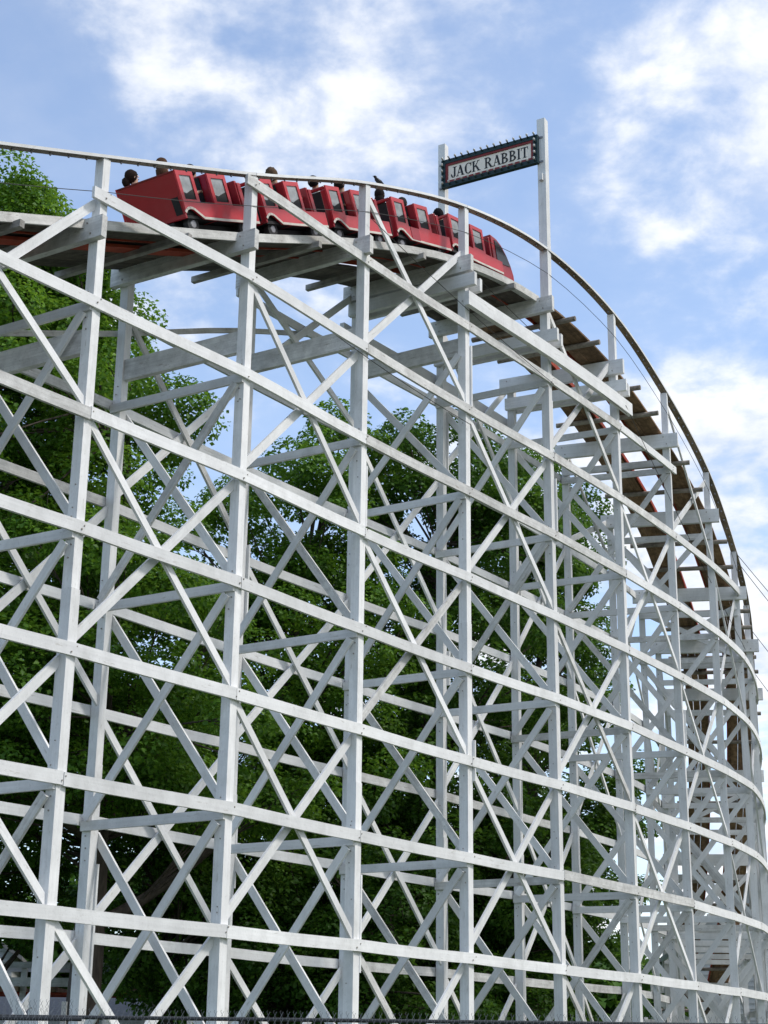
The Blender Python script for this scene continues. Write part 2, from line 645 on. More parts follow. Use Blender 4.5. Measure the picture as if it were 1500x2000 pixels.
def part(mb, name, material, parent=CO, kind=None):
    """mesh given in world space, parented to the trestle"""
    o = mb.build(name, material, parent, kind=kind)
    if parent is CO:
        o.matrix_parent_inverse = CO_INV
    return o


def jit(s):
    return random.uniform(-s, s)


PW = 0.168
BOARD_RNG = random.Random(31)


def paint():
    """most boards are freshly painted, some are older and more worn"""
    return CAPW if BOARD_RNG.random() < 0.17 else WHITE




def build_posts():
    for b in BENTS:
        t, n = tan(b), nrm(b)
        for side in (0, 1):
            d = 0.0 if side == 0 else W
            ztop = capz(b) + 0.16
            w = PW if side == 0 else PW * 0.97
            mb = MB()
            # two lengths of timber with a slight step where they are spliced
            zs = lev(random.choice((2.5, 3.5, 4.5)))
            if zs > ztop - 1.5:
                zs = ztop * 0.5
            j1, j2 = jit(.008), jit(.008)
            mb.beam(P(b, d + j1, -0.05), P(b, d + j1, zs), t, w * 1.04, w * 1.04)
            mb.beam(P(b, d + j2, zs), P(b, d + j2, ztop), t, w * 0.98, w * 0.98)
            po = part(mb, 'post', WHITE)
            for q in range(2):
                if random.random() < 0.75:
                    zc = random.uniform(2.5, max(3.0, ztop - 2.0))
                    mb = MB()
                    c = P(b, d - 0.03 + jit(.04), zc) + t * (w / 2 + 0.021)
                    L_ = random.uniform(0.7, 1.5)
                    mb.beam(c - np.array([0, 0, L_ / 2]), c + np.array([0, 0, L_ / 2]), t, 0.04, w * random.uniform(.7, .95))
                    o = mb.build('splice_board', WHITE, po)
            # upper posts that carry the handrail (and the sign at bent 4)
            if side == 0:
                top = 21.46 if b == 4 else railz(b)
                mb = MB()
                sh = t * (.08 if b == 4 else 0)
                mb.beam(P(b, 0, ztop) + sh, P(b, 0, top) + sh, t, 0.15 if b != 4 else .185, 0.15 if b != 4 else .185)
                part(mb, 'handrail_post', WHITE)
            elif b == 4:
                mb = MB()
                mb.beam(P(b, d, ztop) + t * .08, P(b, d, 21.53) + t * .08, t, .17, .17)
                part(mb, 'handrail_post', WHITE)


build_posts()


def girt_range(k, inner):
    """bents between which the girt of level k runs"""
    z = lev(k)
    us = [b for b in BENTS if z < (railz(b) - 0.12 if b < 4 else capz(b) + 0.15)]
    if inner:
        us = [b for b in BENTS if z < (capz(b) + 0.1)]
    return us[0], us[-1]


WOB = {}


def wob(u, k, inner):
    """small sag and misalignment of the boards at every bent"""
    def at(i):
        if (i, k, inner) not in WOB:
            WOB[(i, k, inner)] = random.uniform(-.022, .022)
        return WOB[(i, k, inner)]
    i = math.floor(u)
    f = u - i
    return at(i) * (1 - f) + at(i + 1) * f - 0.012 * 4 * f * (1 - f)


def build_girts():
    for inner in (0, 1):
        d = -(PW / 2 + 0.027) if not inner else W + PW / 2 + 0.027
        for k in range(-2 if inner else -1, 8):
            a, b = girt_range(k, inner)
            if b <= a:
                continue
            u = a - 0.08
            end = b + 0.08
            while u < end - 0.05:
                nx = min(end, math.floor(u + 0.5) + random.choice((2, 2, 3)) + 0.0)
                if end - nx < 0.9:
                    nx = end
                dz = jit(.012)
                mb = sweep(u, nx - 0.004, d + jit(.002), lambda x: lev(k) + dz + wob(x, k, inner), 0.05, 0.178 if not inner else 0.165)
                part(mb, 'girt', paint())
                u = nx


build_girts()


def face_brace(u0, z0, u1, z1, d, wd):
    mb = MB()
    n = nrm((u0 + u1) / 2)
    mb.beam(P(u0, d, z0), P(u1, d, z1), n, 0.045, wd)
    part(mb, 'face_brace', paint())


def build_face_braces():
    for inner in (0, 1):
        for b in BENTS[:-1]:
            lv = (1, 5) if b % 2 else (-1, 3, 7)
            for k in lv:
                if k == -1 and b < 2:
                    continue
                zt = lev(k - 1) - 0.05 + jit(.04)
                zb = lev(k + 1) + 0.08 + jit(.04)
                if zb < 0.1:
                    zb = 0.12
                d1, d2 = (-0.045, 0.03) if not inner else (W - 0.03, W + 0.045)

                def lim(u):
                    return (railz(u) - 0.22) if not inner else (capz(u) + 0.05)
                # descending to the right
                for (ua, ub, dd, wd) in ((b, b + 1, d1, 0.122), (b + 1, b, d2, 0.135)):
                    if lim(ua) < zb + 0.9 or lim(ub) < zb + 0.1:
                        continue
                    zz, uu = zt, ua
                    if zt > lim(ua):
                        zz = lim(ua)
                    face_brace(uu, zz, ub, zb, dd + jit(.004), wd)


build_face_braces()


def build_bents():
    for b in BENTS:
        t, n = tan(b), nrm(b)
        c = capz(b)
        # cap beam that carries the track
        mb = MB()
        o = -t * (PW / 2 + 0.056)
        mb.beam(P(b, -0.27 + jit(.03), c) + o, P(b, W + 0.22, c) + o, t, 0.11, 0.34)
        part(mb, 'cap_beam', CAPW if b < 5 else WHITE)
        # second deep beam one storey below
        if b <= 3:
            mb = MB()
            mb.beam(P(b, PW / 2 - .004, c - 1.68), P(b, W - PW / 2 + .004, c - 1.68), t, 0.10, 0.36)
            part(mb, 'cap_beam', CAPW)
        if b in (3, 4, 5):
            for sgn in (-1, 1):
                mb = MB()
                o2 = t * sgn * (PW / 2 + 0.052)
                mb.beam(P(b, -0.34 + (0.03 if sgn > 0 else 0), 16.13 - (0.0 if sgn < 0 else .02)) + o2, P(b, W + 0.1, 16.13) + o2, t, 0.095, 0.27)
                if 16.13 + 0.15 < c - 0.18:
                    part(mb, 'cap_beam', WHITE)
        if b >= 6:
            mb = MB()
            mb.beam(P(b, -0.02, c - 0.52) + o * .82, P(b, W + 0.05, c - 0.52) + o * .82, t, 0.05, 0.16)
            part(mb, 'ledger_beam', paint())
        # ledgers
        for k in (-1, 1, 3, 5, 7):
            z = lev(k) - 0.085
            if z > c - 0.6 or (b <= 3 and abs(z - (c - 1.68)) < 0.35):
                continue
            mb = MB()
            o = -t * (PW / 2 + 0.028)
            mb.beam(P(b, -0.08, z) + o, P(b, W + 0.08, z + jit(.015)) + o, t, 0.05, 0.145)
            part(mb, 'ledger_beam', paint())
        # crossed braces in the plane of the bent
        for k in (-1, 1, 3, 5, 7):
            zt, zb = lev(k) - 0.2, lev(k + 2) + 0.02
            if k == 7:
                zt, zb = lev(7) - 0.2, 0.1
            lim = c - 0.35 if b != 3 else c - 1.68 - 0.25
            if b < 3 and lev(k) > c - 0.6:
                continue
            if b < 3 and k == -1:
                continue
            if zt > lim:
                zt = lim
            if zt - zb < 0.9:
                continue
            for sgn, (da, db) in ((-1, (0.02, W - 0.02)), (1, (W - 0.02, 0.02))):
                mb = MB()
                # in front of / behind the posts
                o = t * sgn * (PW / 2 + 0.028 + (0.052 if sgn < 0 else 0))
                mb.beam(P(b, da, zt + jit(.03)) + o, P(b, db, zb + jit(.03)) + o, t, 0.045, 0.132)
                part(mb, 'cross_brace', paint())


build_bents()


def build_bolts():
    mb = MB()

    def bolt(p, n, r_=.012):
        n = np.array(n, float)
        s_ = np.cross(n, (0, 0, 1.0))
        s_ /= np.linalg.norm(s_)
        k0 = len(mb.v)
        for o in (-.004, .012):
            for j in range(6):
                a_ = j * math.pi / 3 + p[2]
                mb.v.append(tuple(p + n * o + r_ * (math.cos(a_) * s_ + math.sin(a_) * np.array((0, 0, 1.0)))))
        for j in range(6):
            mb.f.append((k0 + j, k0 + (j + 1) % 6, k0 + 6 + (j + 1) % 6, k0 + 6 + j))
            mb.mi.append(0)
        mb.f.append(tuple(k0 + 6 + j for j in range(6)))
        mb.mi.append(0)
    for b in BENTS:
        if b < -1 or b > 10:
            continue
        n, t = nrm(b), tan(b)
        for k in range(-1, 8):
            a, z = girt_range(k, 0)
            if a <= b <= z:
                for q in (-1, 1):
                    if random.random() < .8:
                        bolt(P(b, -(PW / 2 + .052), lev(k) + q * random.uniform(.02, .06)) + t * (q * .035 + jit(.025)), -n, random.uniform(.009, .014))
        for d in (0, W):
            zt = capz(b)
            for k in (1, 3, 5):
                if lev(k) < zt - .6:
                    for q in (-.24, -.42, .16):
                        bolt(P(b, d + random.uniform(-.03, .03), lev(k) + q) - t * (PW / 2), -t)
            for q in range(5):
                bolt(P(b, d + random.uniform(-.04, .04), random.uniform(2, zt - .5)) - t * (PW / 2), -t, .010)
            for q in (-.09, .09):
                bolt(P(b, d + q * .4, zt + q) - t * (PW / 2 + .112), -t, .015)
    part(mb, 'bolt_heads', BOLT, kind='stuff')


build_bolts()


def build_heavy():
    # heavy pair of stringers under the crest
    for d, th in ((-0.205, 0.1), (W + .2, .1)):
        mb = sweep(2.93, 5.12, d, lambda u: 15.72, th, 0.29)
        part(mb, 'stringer', WHITE)
    for u0, u1 in ((-1, 1), (1, 2.67)):
        mb = sweep(u0, u1 - .004, W + PW / 2 + 0.085, lambda u: capz(u) - 0.95, 0.05, 0.10)
        part(mb, 'girt', WORN)


build_heavy()


# deck, ties and track
def dz_deck(u):
    return capz(u) + 0.17


def build_track():
    # climbing side: closed deck of long planks with a white edge board
    for b in BENTS[:-1]:
        climb = b < 4
        if climb:
            ds = [0.13 + 0.196 * i for i in range(12)]
            if b >= 2:
                ds = [x for x in ds if not (1.0 < x < 1.35)]
            for i, d in enumerate(ds):
                j = jit(.006)
                mb = sweep(b + 0.001, b + 0.999, d + 0.09, lambda u: dz_deck(u) + 0.045 + j, 0.185, 0.045)
                part(mb, 'deck_plank', WORN if i < 1 else DARKW)  # inner planks dark grey-brown, deepened for shade under the deck
            mb = sweep(b + 0.035, b + 0.965, 0.095, lambda u: dz_deck(u) + 0.01, 0.045, 0.15)
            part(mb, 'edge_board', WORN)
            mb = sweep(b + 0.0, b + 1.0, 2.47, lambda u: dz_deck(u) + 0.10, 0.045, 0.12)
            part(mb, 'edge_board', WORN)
            if b < 1:
                mb = sweep(b + 0.002, b + 0.998, 1.0, lambda u: dz_deck(u) - 0.05, 0.30, 0.05)
                part(mb, 'chain_trough', RUST)
        else:
            for i, d in enumerate((0.16, 0.355, 0.55, 1.42, 1.615, 1.81)):
                j = jit(.008)
                mb = sweep(b + 0.001, b + 0.999, d, lambda u: dz_deck(u) + 0.045 + j, 0.186, 0.045)
                part(mb, 'deck_plank', BROWN)
        # rail stacks
        for d in (0.66, 1.36):
            mb = sweep(b, b + 0.999, d, lambda u: dz_deck(u) + 0.113, 0.15, 0.09)
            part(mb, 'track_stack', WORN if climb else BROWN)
            s = 1 if d < 1 else -1
            mb = sweep(b, b + 0.999, d + s * 0.092, lambda u: dz_deck(u) + 0.05, 0.03, 0.10)
            part(mb, 'track_side', RUST)
        # ties
        for f in ((0.56,) if climb else (0.33, 0.66)):
            u = b + f + jit(.03)
            t = tan(u)
            z = capz(u) + (0.05 if climb else 0.17 - 0.056)
            # follow the slope
            mb = MB()
            d0 = (-0.06 + jit(.03)) if climb else -0.17 + jit(.05)
            d1 = W - 0.2 if not climb else W + 0.1 + jit(.12)
            if climb:
                mb.beam(P(u, d0, z), P(u, d1, z), (0, 0, 1), 0.11, 0.09)
            else:
                mb.tube([P(u, d0, z), P(u, d1, z)], 0.058, 8)
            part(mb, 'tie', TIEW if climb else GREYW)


build_track()


def build_handrail():
    rails = [(-3, -1), (-1, 1), (1, 3), (3, 4), (4, 5), (5, 6), (6, 7), (7, 8), (8, 9), (9, 10), (10, 11), (11, 12), (12, 13), (13, 14), (14, 15)]
    for a, b in rails:
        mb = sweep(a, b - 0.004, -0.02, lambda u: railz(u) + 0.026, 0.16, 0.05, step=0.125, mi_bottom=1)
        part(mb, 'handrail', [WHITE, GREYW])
    # little lamp sockets hanging under the rail
    mb = MB()
    for b in np.arange(-2.0, 9.0, 0.105):
        p = P(b, -0.03, railz(b))
        mb.tube([p, p - np.array([0, 0, 0.045])], 0.016, 5)
    part(mb, 'lamp_string', STEEL, kind='stuff')
    # safety cable strung from post to post
    mb = MB()
    mb.tube([P(u, -0.085, railz(u) - 0.56 - 0.02 * math.sin((u % 1) * math.pi)) for u in np.arange(-3, 10.01, 0.25)], 0.006, 5)
    part(mb, 'safety_cable', CABLE)


build_handrail()


def build_cables():
    def sag(p, q, s, n=10):
        p, q = np.array(p, float), np.array(q, float)
        return [p + (q - p) * i / n - np.array([0, 0, s * 4 * (i / n) * (1 - i / n)]) for i in range(n + 1)]
    guys = [(P(1, 0.02, capz(1) - 0.35), P(3, -0.15, lev(0) - 0.35), 0.12),
            (P(2, -0.16, capz(2) + 0.6), P(4, -0.16, lev(-1) - 0.1), 0.08),
            (P(3, -0.28, 16.25), P(5, -0.28, 15.5), 0.1),
            (P(5, -0.26, 15.7), P(8, -0.16, lev(1) + .2), 0.1)]
    for p, q, s in guys:
        mb = MB()
        mb.tube(sag(p, q, s), 0.007, 5)
        mid = np.array(p) + (np.array(q) - np.array(p)) * 0.33
        part(mb, 'guy_wire', CABLE)
    # overhead lines leaving to the right
    for i, (z, ez, du) in enumerate(((14.6, 7.4, 0.0), (14.4, 6.6, 0.06), (13.2, 5.4, 1.0), (12.5, 4.3, 1.9))):
        p = P(8 + du, -0.1, z)
        q = p + np.array([6.5, 1.0, ez - z])
        mb = MB()
        mb.tube(sag(p, q, 0.25, 14), 0.009, 5)
        o = mb.build('overhead_line', CABLE)
        tag(o, ('uppermost thin overhead line leaving the handrail to the right', 'second thin overhead line leaving the handrail to the right',
                'third thin overhead line down at the right edge', 'lowest thin overhead line at the right edge')[i], 'cable', 'overhead lines at the right edge')


build_cables()

# ------------------------------------------------------------------ train
_us = np.linspace(-2.9, 6, 1800)
_pts = np.array([P(u, 1.01, capz(u)) for u in _us])
_S = np.concatenate([[0], np.cumsum(np.linalg.norm(np.diff(_pts, axis=0), axis=1))])
_S -= np.interp(0.0, _us, _S)


def at_s(s, d=1.01, dz=0.0):
    u = float(np.interp(s, _S, _us))
    return P(u, d, capz(u) + dz)


def car_frame(s, length=1.85):
    a, b = at_s(s + 0.1, dz=0.33), at_s(s + length, dz=0.33)
    f = b - a
    f /= np.linalg.norm(f)
    u = float(np.interp(s + length / 2, _S, _us))
    left = nrm(u)
    left = left - f * left.dot(f)
    left /= np.linalg.norm(left)
    up = np.cross(f, left)
    o = a - f * 0.1
    M = Matrix(((f[0], left[0], up[0], o[0]), (f[1], left[1], up[1], o[1]), (f[2], left[2], up[2], o[2]), (0, 0, 0, 1)))
    return M


HW = 0.62
PAD_MATS = {}


def window_panel(parent, x0, x1, side, lean=0.0):
    """side panel with a real opening, a recessed pane and a dark pad in its foot"""
    y = side * HW
    t = 0.035
    z0, z1 = 0.455, 0.96
    wx0, wx1, wz0, wz1 = x0 + 0.075, x1 - 0.07, z0 + 0.045, z1 - 0.075
    mb = MB()
    for (a, b, c, d) in ((x0, wx0, z0, z1), (wx1, x1, z0, z1), (wx0, wx1, z0, wz0), (wx0, wx1, wz1, z1)):
        mb.box(((a + b) / 2, y, (c + d) / 2), (b - a, t, d - c))
    p = mb.build('window_panel', REDS, parent)
    mb = MB()
    zc = wz0 + (wz1 - wz0) * 0.30
    poly = [(wx0, zc), (wx0 + 0.3 * (wx1 - wx0), zc - 0.02), (wx0 + .7 * (wx1 - wx0), zc + 0.03), (wx1, zc + 0.06), (wx1, wz1), (wx0, wz1)]
    mb.prism(poly, 'y', y - 0.008 - side * 0.008, y + 0.004 - side * 0.008)
    mb.build('pane', PANE, p)
    mb = MB()
    mb.prism([(wx0, wz0), (wx1, wz0), (wx1, zc + 0.06), (wx0 + .7 * (wx1 - wx0), zc + 0.03), (wx0 + 0.3 * (wx1 - wx0), zc - 0.02), (wx0, zc)], 'y',
             y - 0.012 - side * 0.006, y + 0.006 - side * 0.006)
    mb.build('pad', BLACK, p)


def build_car(i, s, label):
    first, last = i == 0, i == 4
    M = car_frame(s)
    e = empty('coaster_car')
    e.matrix_world = M
    tag(e, label, 'coaster car', 'cars of the red train')
    # lower sides with a wheel arch, cream trim along the bottom edge
    prof_b = [(0.0, 0.27), (0.05, 0.32), (0.12, 0.345), (0.2, 0.335), (0.30, 0.27), (0.42, 0.195), (0.9, 0.185), (1.84, 0.185)]
    for side in (-1, 1):
        y = side * HW
        mb = MB()
        mb.prism(prof_b + [(1.86, 0.455), (0.0, 0.455)], 'y', y - 0.018, y + 0.018)
        o = mb.build('side_panel', REDS, e)
        mb = MB()
        for (a, b) in zip(prof_b[:-1], prof_b[1:]):
            dx, dz = b[0] - a[0], b[1] - a[1]
            L_ = math.hypot(dx, dz)
            nx, nz = -dz / L_ * 0.04, dx / L_ * 0.04
            mb.prism([a, b, (b[0] + nx, b[1] + nz), (a[0] + nx, a[1] + nz)], 'y', y + side * 0.0185 - .004, y + side * 0.0185 + .004)
        mb.build('trim', TRIM, o)
        for x0, x1 in ((0.0, 0.42), (0.78, 1.24)):
            window_panel(e, x0, x1, side)
        if i == 3 and side == -1:
            mb = MB()
            mb.box((0.6, y + side * 0.022, 0.33), (0.28, 0.008, 0.23))
            mb.build('patch_panel', RED, e)
    # floor and dark running gear
    mb = MB()
    mb.box((0.93, 0, 0.23), (1.82, 2 * HW - 0.06, 0.05))
    mb.build('floor', BLACK, e)
    mb = MB()
    mb.box((0.93, 0, 0.10), (1.9, 0.72, 0.16))
    mb.box((1.98, 0, 0.12), (0.3, 0.12, 0.08))
    mb.build('undercarriage', BLACK, e)
    for x in (0.24, 1.55):
        for side in (-1, 1):
            mb = MB()
            mb.lathe([(0.0, -0.05), (0.135, -0.05), (0.145, -0.03), (0.145, 0.03), (0.135, 0.05), (0.0, 0.05)], 'y', (x, side * 0.49, 0.13), 18)
            w = mb.build('wheel', RUBBER, e)
            mb = MB()
            mb.lathe([(0.0, -0.06), (0.06, -0.06), (0.07, -0.052), (0.07, 0.052), (0.06, 0.06), (0.0, 0.06)], 'y', (x, side * 0.49, 0.13), 12)
            mb.build('hub', STEEL, w)
    # seat shells: high backs across the car
    for k, x in enumerate((0.0, 0.78)):
        mb = MB()
        yb = HW - 0.02
        if k == 0 and not first:
            # open framed back
            for (c, sz) in (((x + .025, 0, 0.93), (.05, 2 * yb, .06)), ((x + .025, yb - .05, .56), (.05, .1, .68)), ((x + .025, -yb + .05, .56), (.05, .1, .68)),
                            ((x + .025, 0, 0.24), (.05, 2 * yb - .2, .06))):
                mb.box(c, sz)
            b = mb.build('seat_back', RED, e)
            mb = MB()
            mb.box((x + .045, 0, .575), (.03, 2 * yb - .19, .62))
            mb.build('recess_shade_panel', BLACK, b)
        else:
            mb.prism([(-yb, 0.2), (yb, 0.2), (yb, 0.96), (-yb, 0.96)], 'x', x, x + .05)
            b = mb.build('seat_back', RED, e)
            if k == 0:
                mb = MB()
                mb.prism([(-yb + .03, 0.27), (-yb + .17, 0.27), (-yb + .19, 0.55), (-yb + .05, 0.55)], 'x', x - .006, x - .001)
                mb.build('vent_slot', BLACK, b)
                mb = MB()
                mb.box((x - .006, 0, .945), (.012, 2 * yb, .02))
                mb.build('back_seam', MAROON, b)
        if k == 1:
            mb = MB()
            mb.box((x - .012, 0.06, .64), (.02, 2 * yb - .14, .58))  # added black panel stands in for the shaded interior behind the gap
            mb.build('recess_shade_panel', BLACK, b)
        mb = MB()
        mb.prism([(x + .06, .26), (x + .52, .26), (x + .52, .40), (x + .45, .43), (x + .2, .41), (x + .14, .9), (x + .06, .9)], 'y', -yb + .03, yb - .03)
        mb.build('seat', BLACK, e)
        mb = MB()
        mb.tube([(x + .5, -yb + .05, .62), (x + .5, yb - .05, .62)], .022, 8)
        mb.build('lap_bar', STEEL, e)
    # front bulkhead
    mb = MB()
    mb.prism([(-HW + .02, 0.2), (HW - .02, 0.2), (HW - .02, 0.9), (-HW + .02, 0.9)], 'x', 1.50, 1.56)
    if not last:
        for side in (-1, 1):
            mb.box((1.585, side * (HW - .017), .66), (.1, .03, .41))
    fb = mb.build('front_bulkhead', RED, e)
    mb = MB()
    mb.box((1.488, 0.06, .58), (.02, 2 * HW - .2, .58))  # added black panel, interior shade in front of the bulkhead
    mb.build('bulkhead_shade_panel', BLACK, fb)
    if last:
        prof = [(1.565, 0.12), (2.26, 0.12), (2.27, 0.26), (2.21, 0.46), (2.10, 0.66), (1.95, 0.83), (1.79, 0.92), (1.565, 0.965)]
        mb = MB()
        mb.prism(prof, 'y', -HW - .005, HW + .005)
        nose = mb.build('nose', RED, e)
        win = [(1.68, 0.40), (2.16, 0.42), (2.07, 0.62), (1.92, 0.78), (1.78, 0.86), (1.68, 0.875)]
        for side in (-1, 1):
            mb = MB()
            mb.prism(win, 'y', side * (HW + .012) - .005, side * (HW + .012) + .005)
            mb.build('nose_window', TINT, nose)
    for ch in list(e.children):
        if ch.name.split('.')[0] in ('seat_back', 'nose', 'front_bulkhead', 'seat'):
            bv = ch.modifiers.new('rounded_edges', 'BEVEL')
            bv.width = 0.014
            bv.segments = 2
    # the upper body is raked back
    for ch in list(e.children_recursive):
        if ch.type == 'MESH' and ch.name.split('.')[0] not in ('wheel', 'hub', 'undercarriage'):
            for v in ch.data.vertices:
                v.co.x -= 0.17 * (v.co.z - 0.3)
    return M


CARS = []
car_labels = ['rear car of the red train with a plain shaded red tail panel',
              'second red coaster car from the tail, beside the handrail post',
              'middle red coaster car of the five, between two handrail posts',
              'red coaster car with a darker red patch on its side, just behind the front car',
              'front car of the red train with curved nose and dark window']
for i, s in enumerate((2.39, 4.48, 6.57, 8.66, 10.58)):
    CARS.append(build_car(i, s, car_labels[i]))

# ------------------------------------------------------------------ riders


def skin_person_mat(name, shirt, skin):
    m = bpy.data.materials.new(name)
    m.use_nodes = True
    nt = m.node_tree
    N, L = nt.nodes.new, nt.links.new
    b = nt.nodes['Principled BSDF']
    b.inputs['Roughness'].default_value = 0.7
    tc = N('ShaderNodeTexCoord')
    sp = N('ShaderNodeSeparateXYZ')
    L(tc.outputs['Object'], sp.inputs[0])
    gt = N('ShaderNodeMath')
    gt.operation = 'GREATER_THAN'
    gt.inputs[1].default_value = 0.60
    L(sp.outputs[2], gt.inputs[0])
    gx = N('ShaderNodeMath')
    gx.operation = 'GREATER_THAN'
    gx.inputs[1].default_value = 0.33
    L(sp.outputs[0], gx.inputs[0])
    g2 = N('ShaderNodeMath')
    g2.operation = 'GREATER_THAN'
    g2.inputs[1].default_value = 0.14
    L(sp.outputs[2], g2.inputs[0])
    an = N('ShaderNodeMath')
    an.operation = 'MULTIPLY'
    L(gx.outputs[0], an.inputs[0])
    L(g2.outputs[0], an.inputs[1])
    mx0 = N('ShaderNodeMath')
    mx0.operation = 'MAXIMUM'
    L(gt.outputs[0], mx0.inputs[0])
    L(an.outputs[0], mx0.inputs[1])
    nz = N('ShaderNodeTexNoise')
    nz.inputs['Scale'].default_value = 14
    mx = N('ShaderNodeMix')
    mx.data_type = 'RGBA'
    L(mx0.outputs[0], mx.inputs[0])
    mx.inputs[6].default_value = (*shirt, 1)
    mx.inputs[7].default_value = (*skin, 1)
    hs = N('ShaderNodeHueSaturation')
    mr = N('ShaderNodeMapRange')
    mr.inputs['To Min'].default_value = 0.85
    mr.inputs['To Max'].default_value = 1.12
    L(nz.outputs[0], mr.inputs['Value'])
    L(mr.outputs[0], hs.inputs['Value'])
    L(mx.outputs[2], hs.inputs['Color'])
    L(hs.outputs[0], b.inputs['Base Color'])
    return m


def build_body_mesh(scale, turn):
    """seated figure, origin at the seat; x forward, z up. One continuous skinned mesh"""
    bm = bmesh.new()
    sk = bm.verts.layers.skin.verify()
    V = {}

    def v(n, co, r, r2=None):
        x = bm.verts.new(Vector(co) * scale)
        x[sk].radius = (r * scale, (r2 or r) * scale)
        V[n] = x
        return x

    def e(a, b):
        bm.edges.new((V[a], V[b]))
    v('pelvis', (0, 0, 0.09), .13, .16)
    v('waist', (-.01, 0, 0.25), .11, .145)
    v('chest', (-.02, 0, 0.43), .12, .17)
    v('neckb', (-.02, 0, 0.575), .075, .095)
    v('neck', (-.005, 0, 0.64), .06)
    v('jaw', (.025, 0, 0.69), .068, .06)
    v('head', (.015, 0, 0.765), .092, .075)
    v('crown', (.0, 0, 0.83), .075, .065)
    for a, b in (('pelvis', 'waist'), ('waist', 'chest'), ('chest', 'neckb'), ('neckb', 'neck'), ('neck', 'jaw'), ('jaw', 'head'), ('head', 'crown')):
        e(a, b)
    for s, n in ((1, 'l'), (-1, 'r')):
        v('sh' + n, (-.02, s * .17, .53), .062)
        v('el' + n, (.08, s * .235, .25), .045)
        v('wr' + n, (.34, s * .2, .24), .03)
        v('pm' + n, (.41, s * .19, .245), .034, .02)
        e('chest', 'sh' + n)
        e('sh' + n, 'el' + n)
        e('el' + n, 'wr' + n)
        e('wr' + n, 'pm' + n)
        for q in range(4):
            v('fa%s%d' % (n, q), (.46, s * (.19 + (q - 1.5) * .02), .252), .009)
            v('fb%s%d' % (n, q), (.485, s * (.19 + (q - 1.5) * .021), .225 - .004 * abs(q - 1)), .008)
            e('pm' + n, 'fa%s%d' % (n, q))
            e('fa%s%d' % (n, q), 'fb%s%d' % (n, q))
        v('th' + n, (.40, s * .145, .215), .010)
        v('tt' + n, (.44, s * .13, .20), .009)
        e('pm' + n, 'th' + n)
        e('th' + n, 'tt' + n)
        v('hip' + n, (.02, s * .1, .08), .095)
        v('kn' + n, (.42, s * .12, .12), .065)
        v('an' + n, (.44, s * .12, -.16), .042)
        v('ft' + n, (.56, s * .12, -.18), .035)
        e('pelvis', 'hip' + n)
        e('hip' + n, 'kn' + n)
        e('kn' + n, 'an' + n)
        e('an' + n, 'ft' + n)
    V['pelvis'][sk].use_root = True
    me = bpy.data.meshes.new('person')
    bm.to_mesh(me)
    bm.free()
    return me


